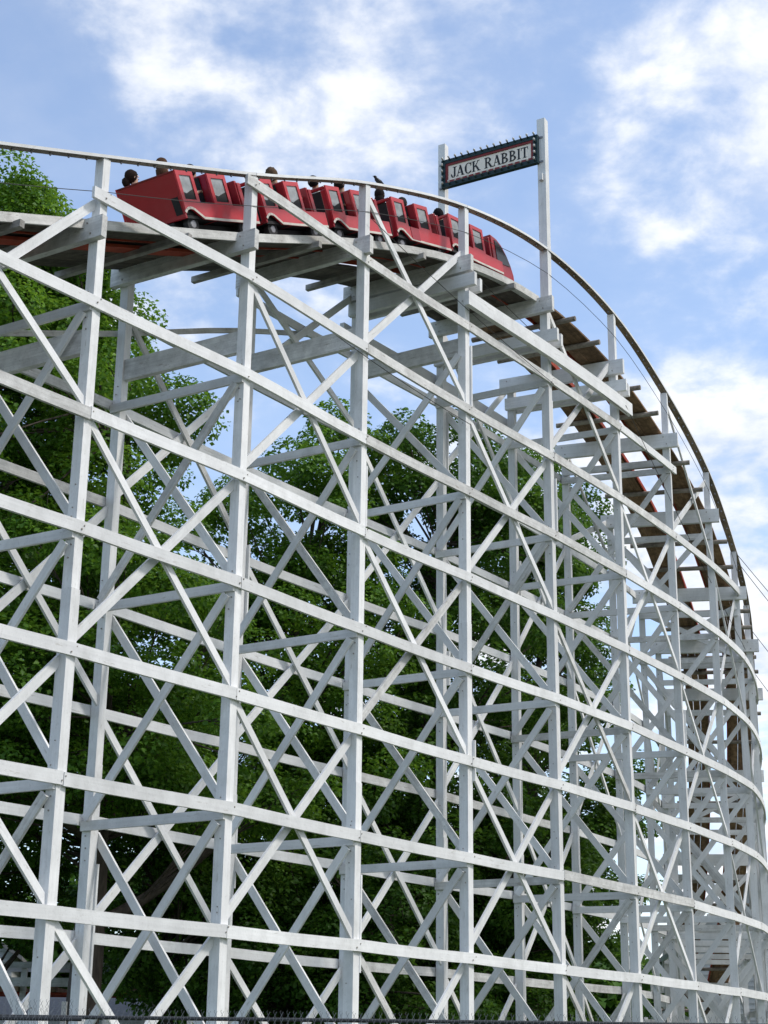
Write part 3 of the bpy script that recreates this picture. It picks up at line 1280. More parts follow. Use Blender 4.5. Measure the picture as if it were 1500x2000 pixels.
def build_person(car, x, y, seat, scale, shirt, skin, hair, style, label, turn=0.0):
    me = build_body_mesh(scale, turn)
    o = bpy.data.objects.new('person', me)
    COL.objects.link(o)
    me.materials.append(skin_person_mat('person_clothing_%d' % len(bpy.data.materials), shirt, skin))
    o.matrix_world = CARS[car] @ Matrix.Translation((x, y, seat)) @ Matrix.Rotation(R(turn), 4, 'Z') @ Matrix.Rotation(R(-12), 4, 'Y')
    sm = o.modifiers.new('skin', 'SKIN')
    sm.use_smooth_shade = True
    sb = o.modifiers.new('subdivision', 'SUBSURF')
    sb.levels = 1
    sb.render_levels = 1
    tag(o, label, 'person', 'riders on the red train')
    hm = mat('hair_%.3f' % sum(hair), hair, rough=0.9, spec=0.08, var=0.35, scale=40, bump=0.3, bump_scale=120)
    # hair cap: upper and back part of an ellipsoid, slightly uneven
    mb = MB()
    n, mrows = 20, 12
    c = np.array((-.004, 0, .775)) * scale
    rx, ry, rzz = .110 * scale, .092 * scale, .118 * scale
    rows = []
    for i in range(mrows + 1):
        th = math.pi * 0.86 * i / mrows
        for j in range(n):
            ph = 2 * math.pi * j / n
            front = max(0.0, math.cos(ph))
            # hairline: shorter in front
            lim = 0.86 - 0.50 * front ** 1.5 + (0.05 if style != 'short' else -0.12) * (1 - front)
            t2 = min(th, math.pi * lim)
            k = 1 + 0.035 * math.sin(7 * ph + 3 * th) + 0.03 * math.sin(13 * ph - 5 * th)
            if style == 'curly':
                k *= 1.08 + 0.06 * math.sin(11 * ph + 9 * th)
            mb.v.append(tuple(c + np.array((rx * k * math.sin(t2) * math.cos(ph), ry * k * math.sin(t2) * math.sin(ph), rzz * k * math.cos(t2)))))
    for i in range(mrows):
        for j in range(n):
            mb.f.append((i * n + j, i * n + (j + 1) % n, (i + 1) * n + (j + 1) % n, (i + 1) * n + j))
            mb.mi.append(0)
    mb.f.append(tuple(mrows * n + j for j in range(n)))
    mb.mi.append(0)
    h = mb.build('hair', hm, o, smooth=True)
    if style in ('bun', 'long'):
        mb = MB()
        if style == 'bun':
            pr = [(0.0, .075), (.045, .055), (.065, .01), (.062, -.04), (.04, -.09), (.0, -.11)]
            mb.lathe([(a * scale, b * scale) for a, b in pr], 'z', tuple(np.array((-.125, 0.0, .72)) * scale), 12)
        else:
            pr = [(.03, .06), (.085, .03), (.10, -.05), (.095, -.13), (.06, -.2), (.0, -.21)]
            mb.lathe([(a * scale, b * scale) for a, b in pr], 'z', tuple(np.array((-.055, 0.0, .70)) * scale), 12)
        mb.build('hair_knot', hm, o, smooth=True)
    # face: nose, eyes, ears, mouth
    sk_m = mat('skin_%.3f' % sum(skin), skin, rough=0.55, var=0.05)
    mb = MB()
    mb.add([tuple(np.array(q) * scale) for q in ((.10, 0, .775), (.125, 0, .735), (.10, .018, .728), (.10, -.018, .728), (.085, 0, .72))],
           [(0, 1, 2), (0, 3, 1), (1, 4, 2), (1, 3, 4)])
    mb.build('nose', sk_m, o)
    for s in (-1, 1):
        mb = MB()
        mb.lathe([(0, -.006 * scale), (.012 * scale, 0), (0, .006 * scale)], 'x', tuple(np.array((.098, s * .033, .772)) * scale), 8)
        mb.build('eye', INK, o)
        mb = MB()
        mb.lathe([(0, -.008 * scale), (.026 * scale, -.004 * scale), (.026 * scale, .004 * scale), (0, .008 * scale)], 'y', tuple(np.array((.005, s * .082, .752)) * scale), 8)
        mb.build('ear', sk_m, o)
    mb = MB()
    mb.box(tuple(np.array((.094, 0, .695)) * scale), (.01 * scale, .04 * scale, .009 * scale))
    mb.build('mouth', MAROON, o)


FAIR, TAN_, DEEP = (0.55, 0.36, 0.27), (0.38, 0.22, 0.15), (0.2, 0.11, 0.07)
riders = [
    # car, seat x, y, seat height, scale, shirt, skin, hair, style, label, turn
    (0, 0.16, 0.28, 0.36, 1.0, (0.72, 0.68, 0.62), FAIR, (0.025, 0.016, 0.013), 'bun', 'rider in a pale shirt with dark hair in a low bun, in the rear car', -30),
    (0, 0.23, -0.27, 0.35, 1.04, (0.05, 0.09, 0.3), FAIR, (0.075, 0.042, 0.026), 'long', 'rider with full brown hair just above the tail panel of the rear car', 0),
    (0, 0.90, -0.27, 0.35, 0.98, (0.1, 0.1, 0.12), TAN_, (0.012, 0.012, 0.016), 'short', 'rider with black hair in the front row of the rear car', 0),
    (1, 0.26, 0.28, 0.43, 0.97, (0.5, 0.5, 0.5), FAIR, (0.22, 0.15, 0.08), 'short', 'rider with sandy hair barely showing over the rail above the rear car', 0),
    (1, 1.10, -0.27, 0.41, 1.02, (0.4, 0.41, 0.42), TAN_, (0.09, 0.06, 0.04), 'curly', 'rider with curly brown hair and grey shirt in the second car from the tail', 0),
    (2, 0.25, -0.27, 0.38, 1.0, (0.6, 0.58, 0.55), TAN_, (0.012, 0.011, 0.012), 'short', 'rider with black hair in the back row of the middle car', 0),
    (2, 1.08, -0.27, 0.42, 1.0, (0.45, 0.46, 0.48), TAN_, (0.014, 0.012, 0.012), 'short', 'rider with black hair in the front row of the middle car', 0),
    (3, 0.25, -0.27, 0.38, 1.0, (0.03, 0.03, 0.035), TAN_, (0.016, 0.013, 0.012), 'long', 'rider in black with long dark hair beside the handrail post and bird', 0),
    (3, 1.01, -0.27, 0.34, 1.0, (0.65, 0.66, 0.68), TAN_, (0.03, 0.03, 0.032), 'short', 'rider with greyish black hair and white shirt right of the bird', 0),
    (4, 0.33, 0.28, 0.47, 1.0, (0.68, 0.66, 0.62), FAIR, (0.36, 0.24, 0.10), 'long', 'blond rider in white on the far side of the front car', 0),
    (4, 0.27, -0.27, 0.35, 1.0, (0.04, 0.04, 0.05), DEEP, (0.010, 0.010, 0.012), 'curly', 'rider with rounded black hair in the front car, nearest the camera', 0),
]
for r_ in riders:
    build_person(*r_)

# ------------------------------------------------------------------ bird on the rail


def build_bird():
    u = 2.12
    base = P(u, -0.02, railz(u) + 0.051)
    e = empty('bird', base)
    tag(e, 'small black bird perched on the handrail by the middle post', 'bird')
    f = -nrm(u) * 0.4 + tan(u) * 0.9
    ang = math.atan2(f[1], f[0]) + math.pi
    e.rotation_euler = (0, 0, ang)
    e.scale = (.75, .75, .55)
    mb = MB()
    # body from beak (+x) to tail (-x)
    st = [(-0.24, .02, .012), (-0.15, .05, .022), (-0.08, .085, .045), (-0.01, .13, .062), (0.05, .185, .056), (0.075, .225, .036), (0.09, .255, .042), (0.115, .268, .035), (0.14, .262, .014), (0.175, .252, .003)]
    mb.tube([(x, 0, z) for x, z, r in st], [r for x, z, r in st], 10)
    mb.build('body', FEATHER, e, smooth=True)
    for s in (-1, 1):
        mb = MB()
        mb.add([(0.03, s * .055, .19), (-.05, s * .062, .15), (-.2, s * .02, .045), (-.09, s * .05, .075), (.02, s * .058, .12)], [(0, 1, 2, 3, 4)])
        mb.build('wing', FEATHER, e)
        mb = MB()
        mb.tube([(0.0, s * .025, .09), (0.01, s * .025, 0.0)], .006, 5)
        mb.build('leg', FEATHER, e)


build_bird()

# ------------------------------------------------------------------ sign


def glyphs():
    G = {}

    def bar(x0, y0, x1, y1, w):
        dx, dy = x1 - x0, y1 - y0
        # horizontal width w keeps flat ends
        if abs(dy) > 1e-6:
            return [(x0 - w / 2, y0), (x0 + w / 2, y0), (x1 + w / 2, y1), (x1 - w / 2, y1)]
        return [(x0, y0 - w / 2), (x1, y0 - w / 2), (x1, y0 + w / 2), (x0, y0 + w / 2)]

    def arc(cx, cy, rx, ry, a0, a1, w0, w1, n=14):
        out = []
        for i in range(n):
            t0, t1 = a0 + (a1 - a0) * i / n, a0 + (a1 - a0) * (i + 1) / n

            def wd(t):
                return w0 + (w1 - w0) * abs(math.cos(t))
            p = []
            for t, s in ((t0, 0), (t1, 0), (t1, 1), (t0, 1)):
                k = wd(t) * s
                p.append((cx + (rx - k) * math.cos(t), cy + (ry - min(k, .075 + 0 * k)) * math.sin(t)))
            out.append(p)
        return out

    def serif(x, y, w, h=.06):
        return [(x - w / 2, y), (x + w / 2, y), (x + w / 2, y + h), (x - w / 2, y + h)]
    T = .17
    G['J'] = (.50, [bar(.34, .2, .34, 1, T), serif(.34, .94, .38)] + arc(.2, .2, .225, .22, -math.pi, 0, .05, T) + [bar(.02, .2, .02, .32, .09)])
    G['A'] = (.84, [bar(.12, 0, .42, 1, .08), bar(.68, 0, .40, 1, T + .02), bar(.2, .32, .6, .32, .075), serif(.12, 0, .26), serif(.68, 0, .32)])
    G['C'] = (.78, arc(.42, .5, .38, .52, R(48), R(312), .06, T + .02, 22) + [bar(.68, .68, .68, .98, .055), bar(.68, .04, .68, .26, .04)])
    G['K'] = (.86, [bar(.17, 0, .17, 1, T), serif(.17, 0, .36), serif(.17, .94, .36), bar(.28, .42, .66, 1, .085), bar(.72, 0, .38, .58, T + .02), serif(.66, .94, .26), serif(.72, 0, .32)])
    bowl = lambda cy, ry, rx: arc(.24, cy, rx, ry, -math.pi / 2, math.pi / 2, .05, T)
    G['R'] = (.84, [bar(.17, 0, .17, 1, T), serif(.17, 0, .36), serif(.13, .94, .28)] + bowl(.74, .26, .42) + [bar(.72, 0, .40, .5, T + .02), serif(.74, 0, .26), bar(.2, .965, .3, .965, .07), bar(.2, .515, .3, .515, .07)])
    G['B'] = (.80, [bar(.17, 0, .17, 1, T), serif(.13, 0, .28), serif(.13, .94, .28)] + bowl(.76, .24, .38) + bowl(.27, .27, .46) + [bar(.2, .965, .3, .965, .07), bar(.2, .5, .32, .5, .07), bar(.2, .035, .3, .035, .07)])
    G['I'] = (.40, [bar(.18, 0, .18, 1, T), serif(.18, 0, .36), serif(.18, .94, .36)])
    G['T'] = (.76, [bar(.36, 0, .36, 1, T), serif(.36, 0, .38), bar(.02, .96, .70, .96, .08), bar(.03, .74, .05, .96, .06), bar(.69, .74, .67, .96, .06)])
    G[' '] = (.42, [])
    return G


def build_sign():
    b = 4
    t, n = tan(b), nrm(b)
    # local axes: x to the right as read (from inner post to outer post), y out of the face (towards -t), z up
    x = -n
    y = -t
    o = P(b, W / 2, 20.68) - t * 0.057
    e = empty('name_sign')
    e.matrix_world = Matrix(((x[0], y[0], 0, o[0]), (x[1], y[1], 0, o[1]), (0, 0, 1, o[2]), (0, 0, 0, 1)))
    tag(e, 'long cream sign reading JACK RABBIT in a bulb-studded dark frame between tall white posts', 'sign')
    Lw, H = 2.36, 0.70
    fw, mw = 0.105, 0.055
    mb = MB()
    for (c, s) in (((0, 0, H / 2 - fw / 2), (Lw, .10, fw)), ((0, 0, -H / 2 + fw / 2), (Lw, .10, fw)), ((-Lw / 2 + fw / 2, 0, 0), (fw, .10, H - 2 * fw)), ((Lw / 2 - fw / 2, 0, 0), (fw, .10, H - 2 * fw))):
        mb.box(c, s)
    mb.build('outer_frame', GREEN, e)
    iw, ih = Lw - 2 * fw, H - 2 * fw
    mb = MB()
    for (c, s) in (((0, 0, ih / 2 - mw / 2), (iw, .075, mw)), ((0, 0, -ih / 2 + mw / 2), (iw, .075, mw)), ((-iw / 2 + mw / 2, 0, 0), (mw, .075, ih - 2 * mw)), ((iw / 2 - mw / 2, 0, 0), (mw, .075, ih - 2 * mw))):
        mb.box(c, s)
    mb.build('inner_frame', MAROON, e)
    mb = MB()
    mb.box((0, -.01, 0), (iw - 2 * mw, .05, ih - 2 * mw))
    mb.build('panel', CREAM, e)
    # lettering
    G = glyphs()
    txt = 'JACK RABBIT'
    tw = sum(G[c][0] for c in txt) - .06
    hh = 0.265
    sx = (iw - 2 * mw - 0.16) / tw
    cx = -(iw - 2 * mw - 0.16) / 2
    for ch in txt:
        if ch != ' ':
            mb = MB()
            for k, poly in enumerate(G[ch][1]):
                mb.prism([(cx + px * sx, -hh / 2 + py * hh) for px, py in poly], 'y', .012, .0185 + 0.0004 * k)
            mb.build('letter', INK, e)
        cx += G[ch][0] * sx
    # bulbs round the frame
    spots = []
    nx_, nz_ = 15, 5
    for i in range(nx_):
        xx = -Lw / 2 + .06 + (Lw - .12) * i / (nx_ - 1)
        spots += [(xx, H / 2 - .03, 1), (xx, -H / 2 + .05, -1)]
    for i in range(1, nz_ - 1):
        zz = -H / 2 + .05 + (H - .08) * i / (nz_ - 1)
        spots += [(-Lw / 2 + .05, zz, 0), (Lw / 2 - .05, zz, 0)]
    for xx, zz, s in spots:
        mb = MB()
        mb.tube([(xx, .05, zz), (xx, .07, zz + .006), (xx, .095, zz + .018)], [.024, .021, .017], 8)
        k = mb.build('bulb_socket', GREEN, e)
        mb = MB()
        p0 = np.array((xx, .095, zz + .018))
        dv = np.array((0, .85, .5))
        dv /= np.linalg.norm(dv)
        mb.tube([p0, p0 + dv * .015, p0 + dv * .035, p0 + dv * .055, p0 + dv * .066], [.014, .022, .026, .019, .005], 10)
        mb.build('bulb', BULB, k, smooth=True)
    # little brackets on the posts
    for sx_ in (-1, 1):
        for zz in (-.3, .3):
            mb = MB()
            mb.box((sx_ * (Lw / 2 + .01), -.045, zz), (.16, .03, .045))
            mb.build('bracket', STEEL, e)
    # small light box lower on the tall post
    mb = MB()
    c = P(4, 0.0, 19.9) - t * 0.05
    mb.beam(c, c + np.array([0, 0, .16]), t, .07, .08)
    o = mb.build('junction_box', WHITE)
    tag(o, 'small grey box on the tall white sign post below the sign', 'box')


build_sign()

# ------------------------------------------------------------------ trees


def leaves_mesh(cent, rad, flat, per, size, rs, updir=0.55):
    """leaf quads scattered in clumps; returns vertex and face arrays"""
    n = len(cent)
    cnt = np.maximum(8, (per * (rad / rad.mean()) ** 2).astype(int))
    idx = np.repeat(np.arange(n), cnt)
    m = len(idx)
    dirs = rs.normal(size=(m, 3))
    dirs /= np.linalg.norm(dirs, axis=1)[:, None]
    rr = rs.uniform(0.3, 1.0, m) ** 0.42
    off = dirs * rr[:, None] * rad[idx][:, None]
    off[:, 2] *= flat
    # droop towards the rim of each clump
    off[:, 2] -= 0.16 * (off[:, 0] ** 2 + off[:, 1] ** 2) / rad[idx]
    p = cent[idx] + off
    nv = dirs * 0.7 + np.array([0, 0, updir + 0.3]) + rs.normal(size=(m, 3)) * 0.45
    nv /= np.linalg.norm(nv, axis=1)[:, None]
    a = np.cross(nv, rs.normal(size=(m, 3)))
    a /= np.linalg.norm(a, axis=1)[:, None] + 1e-9
    b = np.cross(nv, a)
    s = size * rs.uniform(0.6, 1.25, m)[:, None]
    v0 = p - a * s * 0.55
    v2 = p + a * s * 0.6 - nv * s * 0.12
    v1 = p + b * s * 0.42 + nv * s * 0.14
    v3 = p - b * s * 0.42 + nv * s * 0.14
    return np.stack([v0, v1, v2, v3], 1).reshape(-1, 3), m


def mesh_from_leaves(name, V, m):
    me = bpy.data.meshes.new(name)
    me.vertices.add(4 * m)
    me.vertices.foreach_set('co', V.astype(np.float32).ravel())
    # two triangles along the mid rib
    k = np.arange(m) * 4
    F = np.stack([k, k + 1, k + 2, k, k + 2, k + 3], 1).ravel().astype(np.int32)
    me.loops.add(len(F))
    me.loops.foreach_set('vertex_index', F)
    me.polygons.add(2 * m)
    me.polygons.foreach_set('loop_start', np.arange(0, 6 * m, 3, dtype=np.int32))
    me.polygons.foreach_set('loop_total', np.full(2 * m, 3, dtype=np.int32))
    me.update(calc_edges=True)
    return me


def build_tree(name, label, base, height, trunk_r, lobes, nclump, per, leaf, size, seed, crad=(0.5, 1.0), fork=0.3, fill=0.2, limbs=True, flat=0.62, group='trees behind the trestle'):
    """lobes: (dx, dy, z, rx, rz) ellipsoids of the crown relative to the base"""
    rs = np.random.default_rng(seed)
    e = empty(name, base)
    tag(e, label, 'tree', group)
    vol = np.array([l[3] ** 2 for l in lobes])
    w = vol / vol.sum()
    cs, rd = [], []
    for i in range(nclump):
        l = lobes[rs.choice(len(lobes), p=w)]
        d = rs.normal(size=3)
        d /= np.linalg.norm(d)
        if d[2] < -0.45:
            d[2] *= 0.5
        k = rs.uniform(0.74, 1.04) if rs.random() > fill else rs.uniform(0.25, 0.7)
        # bumpy outline
        k *= 1 + 0.10 * math.sin(3 * d[0] + 5 * d[2] + seed) + 0.07 * math.sin(9 * d[1] + 4 * d[2])
        cs.append((l[0] + d[0] * k * l[3], l[1] + d[1] * k * l[3], l[2] + d[2] * k * l[4]))
        rd.append(rs.uniform(*crad))
    cs, rd = np.array(cs), np.array(rd)
    keep = cs[:, 2] > 0.8
    cs, rd = cs[keep], rd[keep]
    V, m = leaves_mesh(cs, rd, flat, per, size, rs)
    link('crown', mesh_from_leaves('crown', V, m), leaf, e)
    # trunk
    mb = MB()
    top = height * 0.86
    N_ = 9
    pts = [np.array((0.25 * math.sin(i * 1.3 + seed) * (i / N_) * 1.2, 0.25 * math.cos(i * 1.7 + seed) * (i / N_), top * i / N_ - (0.1 if i == 0 else 0))) for i in range(N_ + 1)]
    mb.tube(pts, [trunk_r * (1.35 if i == 0 else 1) * (1 - 0.88 * (i / N_) ** 0.9) + 0.02 for i in range(N_ + 1)], 10)
    mb.build('trunk', BARK, e, smooth=True)
    if not limbs:
        return e
    # limbs reach out to groups of clumps
    mb = MB()
    nl = min(26, max(10, nclump // 14))
    seeds_ = cs[rs.choice(len(cs), nl, replace=False)]
    own = np.argmin(((cs[:, None, :] - seeds_[None]) ** 2).sum(2), 1)

    def tr(h):
        f = min(max(h / top, 0), 1) * N_
        i = min(int(f), N_ - 1)
        return pts[i] + (pts[i + 1] - pts[i]) * (f - i)
    for g in range(nl):
        tgt = seeds_[g] * np.array([.82, .82, 1]) + np.array([0, 0, -.15])
        h0 = max(height * fork * .6, min(top * .92, tgt[2] - 0.55 * np.hypot(tgt[0], tgt[1]) - .6))
        p0 = tr(h0)
        mid = (p0 + tgt) / 2 + np.array([0, 0, -0.35]) + rs.normal(size=3) * 0.25
        r0 = trunk_r * 0.42 * (1 - .5 * h0 / height)
        q = [(1 - t_) ** 2 * p0 + 2 * t_ * (1 - t_) * mid + t_ * t_ * tgt for t_ in np.linspace(0, 1, 7)]
        mb.tube(q, [r0 * (1 - .8 * i / 6) + .012 for i in range(7)], 6)
        mem = np.where(own == g)[0]
        for c in mem[:14]:
            st = q[rs.integers(2, 6)]
            tg = cs[c]
            md = (st + tg) / 2 + rs.normal(size=3) * .18 + np.array([0, 0, .1])
            q2 = [(1 - t_) ** 2 * st + 2 * t_ * (1 - t_) * md + t_ * t_ * tg for t_ in np.linspace(0, 1, 5)]
            mb.tube(q2, [.045, .034, .024, .016, .009], 5, cap=False)
            for z in range(3):
                ee = tg + np.clip(rs.normal(size=3), -1.2, 1.2) * rd[c] * np.array([.5, .5, .25])
                mb.tube([q2[3], (q2[3] + ee) / 2 + rs.normal(size=3) * .06, ee], [.014, .009, .005], 4, cap=False)
    mb.build('limbs', BARK, e, smooth=True)
    return e


build_tree('maple_tree', 'tall bright green maple rising at the left edge above the track', (-6.35, 36.5, 0), 20.5, 0.42,
           [(-3.0, 0, 19.6, 2.5, 3.0), (-3.0, 0, 19.6, 2.5, 3.0), (-3.0, 0, 19.6, 2.5, 3.0), (-1.5, 0, 18.0, 2.1, 2.0), (-3.2, 0, 18.6, 3.2, 2.4), (-1.7, -.3, 15.9, 3.0, 2.8), (-3.0, -.2, 15.2, 4.6, 3.6), (-.8, .2, 12.6, 3.3, 3.2), (-1.8, .2, 10.5, 5.4, 3.8), (-.6, 0, 7.9, 4.8, 2.6)],
           680, 430, LEAF_A, 0.112, 11, crad=(0.55, 1.15))
build_tree('maple_tree', 'rounded green maple behind the middle posts, left of centre', (-2.6, 43.5, 0), 18.0, 0.34,
           [(.9, 0, 16.9, 2.4, 2.6), (-.6, 0, 15.2, 2.9, 2.8), (1.0, .2, 12.8, 3.1, 2.6), (-.6, -.2, 10.5, 3.8, 3.0), (.4, 0, 7.3, 4.2, 2.8)],
           300, 400, LEAF_A, 0.118, 23, crad=(0.5, 1.05), fill=.12)
build_tree('maple_tree', 'green maple with bare inner branches showing sky behind the centre posts', (1.6, 46.0, 0), 18.6, 0.36,
           [(0.2, 0, 17.9, 3.0, 2.3), (2.2, 0, 16.2, 2.5, 2.5), (-1.0, .2, 14.6, 2.4, 2.2), (1.6, .2, 12.0, 3.3, 2.8), (-.8, 0, 9.3, 3.8, 2.8), (.6, 0, 6.2, 4.2, 2.6)],
           320, 380, LEAF_B, 0.122, 37, crad=(0.5, 1.0), fill=.10)
build_tree('maple_tree', 'dark green maple seen through the lattice right of centre', (5.0, 52.5, 0), 19.5, 0.36,
           [(-.2, 0, 19.2, 2.3, 2.2), (.6, 0, 16.2, 2.4, 2.6), (-1.0, 0, 13.2, 3.4, 3.2), (.5, 0, 9.8, 3.1, 3.0), (-.5, 0, 6.4, 3.8, 2.8)],
           290, 330, LEAF_B, 0.135, 41, crad=(0.55, 1.05))
build_tree('understory_tree', 'low shaded tree in the dark gap left of centre behind the trestle', (-5.0, 40.5, 0), 8.5, 0.16,
           [(0, 0, 6.2, 2.7, 2.2), (1.2, 0, 4.0, 2.4, 1.8)], 95, 330, LEAF_B, 0.12, 55, crad=(0.5, .95), limbs=True)
build_tree('understory_tree', 'leafy sapling at the left edge behind the lowest girt', (-9.6, 40.5, 0), 9.0, 0.13,
           [(0, 0, 6.6, 2.0, 2.4), (-1.2, 0, 8.6, 2.2, 2.0), (.3, 0, 5.0, 1.3, 1.0)], 90, 320, LEAF_A, 0.12, 71, crad=(0.45, .85))
build_tree('understory_tree', 'low shaded tree filling the lower middle behind the trestle', (-.6, 41.0, 0), 8.5, 0.16,
           [(0, 0, 6.0, 2.6, 2.3), (1.0, 0, 3.6, 2.6, 1.9), (-1.6, 0, 3.4, 2.2, 1.8)], 120, 330, LEAF_B, 0.12, 57, crad=(0.5, .95))
build_tree('understory_tree', 'low shaded tree behind the lower lattice right of centre', (3.2, 45.0, 0), 8.5, 0.16,
           [(0, 0, 6.2, 2.6, 2.3), (.6, 0, 3.6, 2.6, 1.9), (-1.6, 0, 3.4, 2.2, 1.8)], 120, 330, LEAF_B, 0.12, 59, crad=(0.5, .95))


def build_wood():
    rs = np.random.default_rng(99)
    cs, rd = [], []
    for i in range(900):
        x = rs.uniform(-34, 11.5)
        y = rs.uniform(66, 76)
        h = 9.5 + 2.2 * math.sin(x * .5) + 1.5 * math.sin(x * 1.3 + 1) - (0 if x < 6 else (x - 6) * 0.5)
        cs.append((x, y, h * rs.uniform(0.05, 1) ** .7))
        rd.append(rs.uniform(0.9, 1.7))
    V, m = leaves_mesh(np.array(cs), np.array(rd), .7, 70, .42, rs)
    o = link('distant_wood', mesh_from_leaves('distant_wood', V, m), LEAF_B)
    tag(o, 'dark far-off wood behind the trees', 'wood', kind='stuff')


build_wood()

# ------------------------------------------------------------------ things behind the trestle at the foot


def build_house(name, label, loc, rot, w, d, h, roof_h, wins, sidem, siding=True):
    e = empty(name, loc)
    e.rotation_euler = (0, 0, rot)
    tag(e, label, 'house')
    mb = MB()
    mb.box((0, 0, h / 2), (w, d, h))
    mb.prism([(-w / 2, h), (w / 2, h), (0, h + roof_h)], 'y', -d / 2 + .001, d / 2 - .001)
    wall = mb.build('wall', sidem, e)
    if siding:
        n = int((h + roof_h * .8) / 0.22)
        for i in range(n):
            z = 0.2 + i * 0.22
            hw = w / 2 if z < h else (w / 2) * (1 - (z - h) / roof_h)
            if hw < .2:
                continue
            mb = MB()
            mb.prism([(-.035, 0), (0, 0), (0, .21), (-.008, .21)], 'x', -hw, hw)
            mb.v = [(x, y - d / 2, zz + z) for x, y, zz in mb.v]
            mb.build('siding_board', sidem, wall)
    mb = MB()
    for s in (-1, 1):
        a = [(s * (w / 2 + .35), h - roof_h * .7 / w), (0, h + roof_h + .02), (0, h + roof_h + .16), (s * (w / 2 + .35), h - roof_h * .7 / w + .14)]
        mb.prism(a, 'y', -d / 2 - .3, d / 2 + .3)
    mb.build('roof', ROOFM, e)
    for (x, z, ww, hh) in wins:
        mb = MB()
        y = -d / 2 - .06
        for (c, s) in (((x, y, z + hh / 2 + .05), (ww + .2, .09, .1)), ((x, y, z - hh / 2 - .05), (ww + .26, .12, .1)), ((x - ww / 2 - .05, y, z), (.1, .09, hh)), ((x + ww / 2 + .05, y, z), (.1, .09, hh)), ((x, y, z), (.05, .05, hh))):
            mb.box(c, s)
        wn = mb.build('window', TRIM, e)
        mb = MB()
        mb.box((x, y + .02, z), (ww, .02, hh))
        mb.build('pane', GLASSH, wn)


build_house('house', 'grey clapboard house with paned windows beyond the lower left posts', (-17.6, 66, 0), R(8), 7, 7, 5.6, 2.2,
            [(-2.0, 4.6, 0.9, 1.3), (1.0, 4.6, 0.9, 1.3), (2.7, 4.6, .9, 1.3), (-1.0, 2.0, 1.0, 1.4), (2.0, 2.0, 1.0, 1.4)], SIDING)
build_house('house', 'pale clapboard gable house glimpsed through the far right lattice', (15.6, 72, 0), R(-6), 7, 7, 6.2, 3.0,
            [(-1.6, 4.5, 0.9, 1.3), (1.4, 4.5, 0.9, 1.3), (-1.6, 1.8, 1.0, 1.4)], SIDING)


def build_low_track():
    """low stretch of white coaster track behind the left posts"""
    e = empty('low_coaster_track', (-12.2, 44, 0.4))
    tag(e, 'low white stretch of coaster track behind the lower left posts', 'coaster track')
    for i in range(8):
        x = -5 + i * 1.6
        for y in (0, 1.5):
            mb = MB()
            mb.box((x, y, 1.7), (.14, .14, 4.2))
            mb.build('post', WORN, e)
    for z, h, y in ((3.72, .16, -.1), (3.3, .22, -.1), (2.3, .16, -.1), (3.72, .16, 1.6)):
        mb = MB()
        mb.box((.6, y, z), (11.8, .05, h))
        mb.build('rail', WORN, e)
    for i in range(24):
        mb = MB()
        mb.box((-5 + i * .49, .75, 3.12), (.16, 2.0, .12))
        mb.build('tie', BROWN, e)
    for y in (.2, 1.2):
        mb = MB()
        mb.box((.6, y, 3.02), (11.6, .3, .07))
        mb.build('deck_plank', RUST, e)
    # picket-like low rail in front
    e = empty('low_rail_fence', (-5.2, 34.5, 0))
    tag(e, 'low white timber rail with short posts near the ground at lower left', 'fence')
    for i in range(6):
        mb = MB()
        mb.box((-2 + i * .85, 0, 1.3), (.1, .1, 2.6 + (.55 if i == 1 else 0)))
        mb.build('post', WORN, e)
    for z in (2.35, 1.5):
        mb = MB()
        mb.box((.15, -.08, z), (4.6, .04, .13))
        mb.build('rail', WORN, e)
    mb = MB()
    mb.beam((.7, -.13, 2.35), (2.0, -.13, 1.5), (0, 1, 0), .04, .1)
    mb.build('rail_brace', WORN, e)
    # brick lean-to behind it
    e = empty('brick_shed', (-10.0, 48.5, 0))
    tag(e, 'low brick-red shed behind the white rail at lower left', 'shed')
    mb = MB()
    mb.box((0, 0, 1.4), (7, 3, 2.8))
    mb.build('wall', BRICK, e)
    mb = MB()
    mb.prism([(-1.8, 2.75), (1.8, 3.5), (1.8, 3.62), (-1.8, 2.87)], 'x', -3.8, 3.8)
    mb.build('roof', ROOFM, e)
    mb = MB()
    mb.box((1.2, -1.53, 1.05), (1.0, .06, 2.1))
    mb.build('door', DARKW, e)


build_low_track()

# ------------------------------------------------------------------ chain link fence


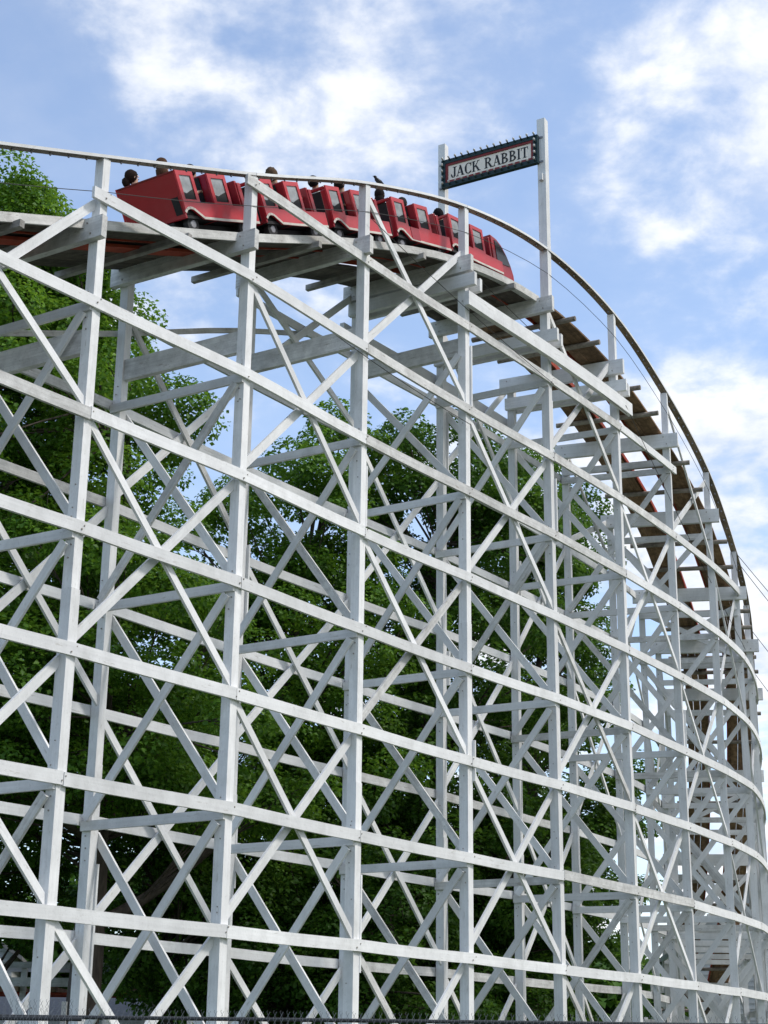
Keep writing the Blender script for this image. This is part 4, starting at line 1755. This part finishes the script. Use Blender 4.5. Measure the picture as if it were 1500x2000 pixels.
def build_fence(label, x0, x1, y, top, rail, seed, pitch=0.058):
    e = empty('chain_link_fence', (x0, y, 0))
    tag(e, label, 'fence')
    rs = random.Random(seed)
    mb = MB()
    n = int((x1 - x0) / pitch)
    rows = int((top - 0.1) / pitch)
    r_ = 0.0016
    for i in range(n):
        for s in (0, 1):
            # two zig-zag wires that hook into each other
            pts = []
            for k in range(rows + 1):
                z = top - k * pitch
                o = pitch / 2 if (k + s) % 2 else 0
                pts.append((i * pitch + o, (0.004 if (k + s) % 2 else -0.004), z))
            if s == 0:
                for a, b in zip(pts[:-1], pts[1:]):
                    a, b = np.array(a), np.array(b)
                    q = np.array([0.0, r_, 0])
                    q2 = np.array([r_, 0, 0])
                    k0 = len(mb.v)
                    mb.v += [tuple(a + q), tuple(a - q * .5 + q2), tuple(a - q * .5 - q2), tuple(b + q), tuple(b - q * .5 + q2), tuple(b - q * .5 - q2)]
                    mb.f += [(k0, k0 + 1, k0 + 4, k0 + 3), (k0 + 1, k0 + 2, k0 + 5, k0 + 4), (k0 + 2, k0, k0 + 3, k0 + 5)]
                    mb.mi += [0, 0, 0]
            else:
                for a, b in zip(pts[:-1], pts[1:]):
                    a, b = np.array(a), np.array(b)
                    q = np.array([0.0, r_, 0])
                    q2 = np.array([r_, 0, 0])
                    k0 = len(mb.v)
                    mb.v += [tuple(a + q), tuple(a - q * .5 + q2), tuple(a - q * .5 - q2), tuple(b + q), tuple(b - q * .5 + q2), tuple(b - q * .5 - q2)]
                    mb.f += [(k0, k0 + 1, k0 + 4, k0 + 3), (k0 + 1, k0 + 2, k0 + 5, k0 + 4), (k0 + 2, k0, k0 + 3, k0 + 5)]
                    mb.mi += [0, 0, 0]
        # knuckle at the top
        mb.tube([(i * pitch, 0, top - .002), (i * pitch + .008, 0, top + .012)], r_, 3)
    mb.build('wire_mesh', FWIRE, e, kind='stuff')
    mb = MB()
    mb.tube([(0, .03, rail), (x1 - x0, .03, rail)], .017, 10)
    mb.build('top_rail', FENCE, e)
    k = 0.6
    while k < x1 - x0:
        mb = MB()
        mb.tube([(k, .075, -.1), (k, .075, rail + .02)], .03, 10)
        mb.build('post', FENCE, e)
        k += 2.6


build_fence('black chain link fence along the bottom edge in front of the trestle', -4.4, 4.6, 15.0, 2.09, 2.025, 3)
build_fence('shorter overlapping piece of chain link fence at the bottom left corner', -4.6, -2.45, 14.1, 2.13, 1.985, 5, pitch=0.05)
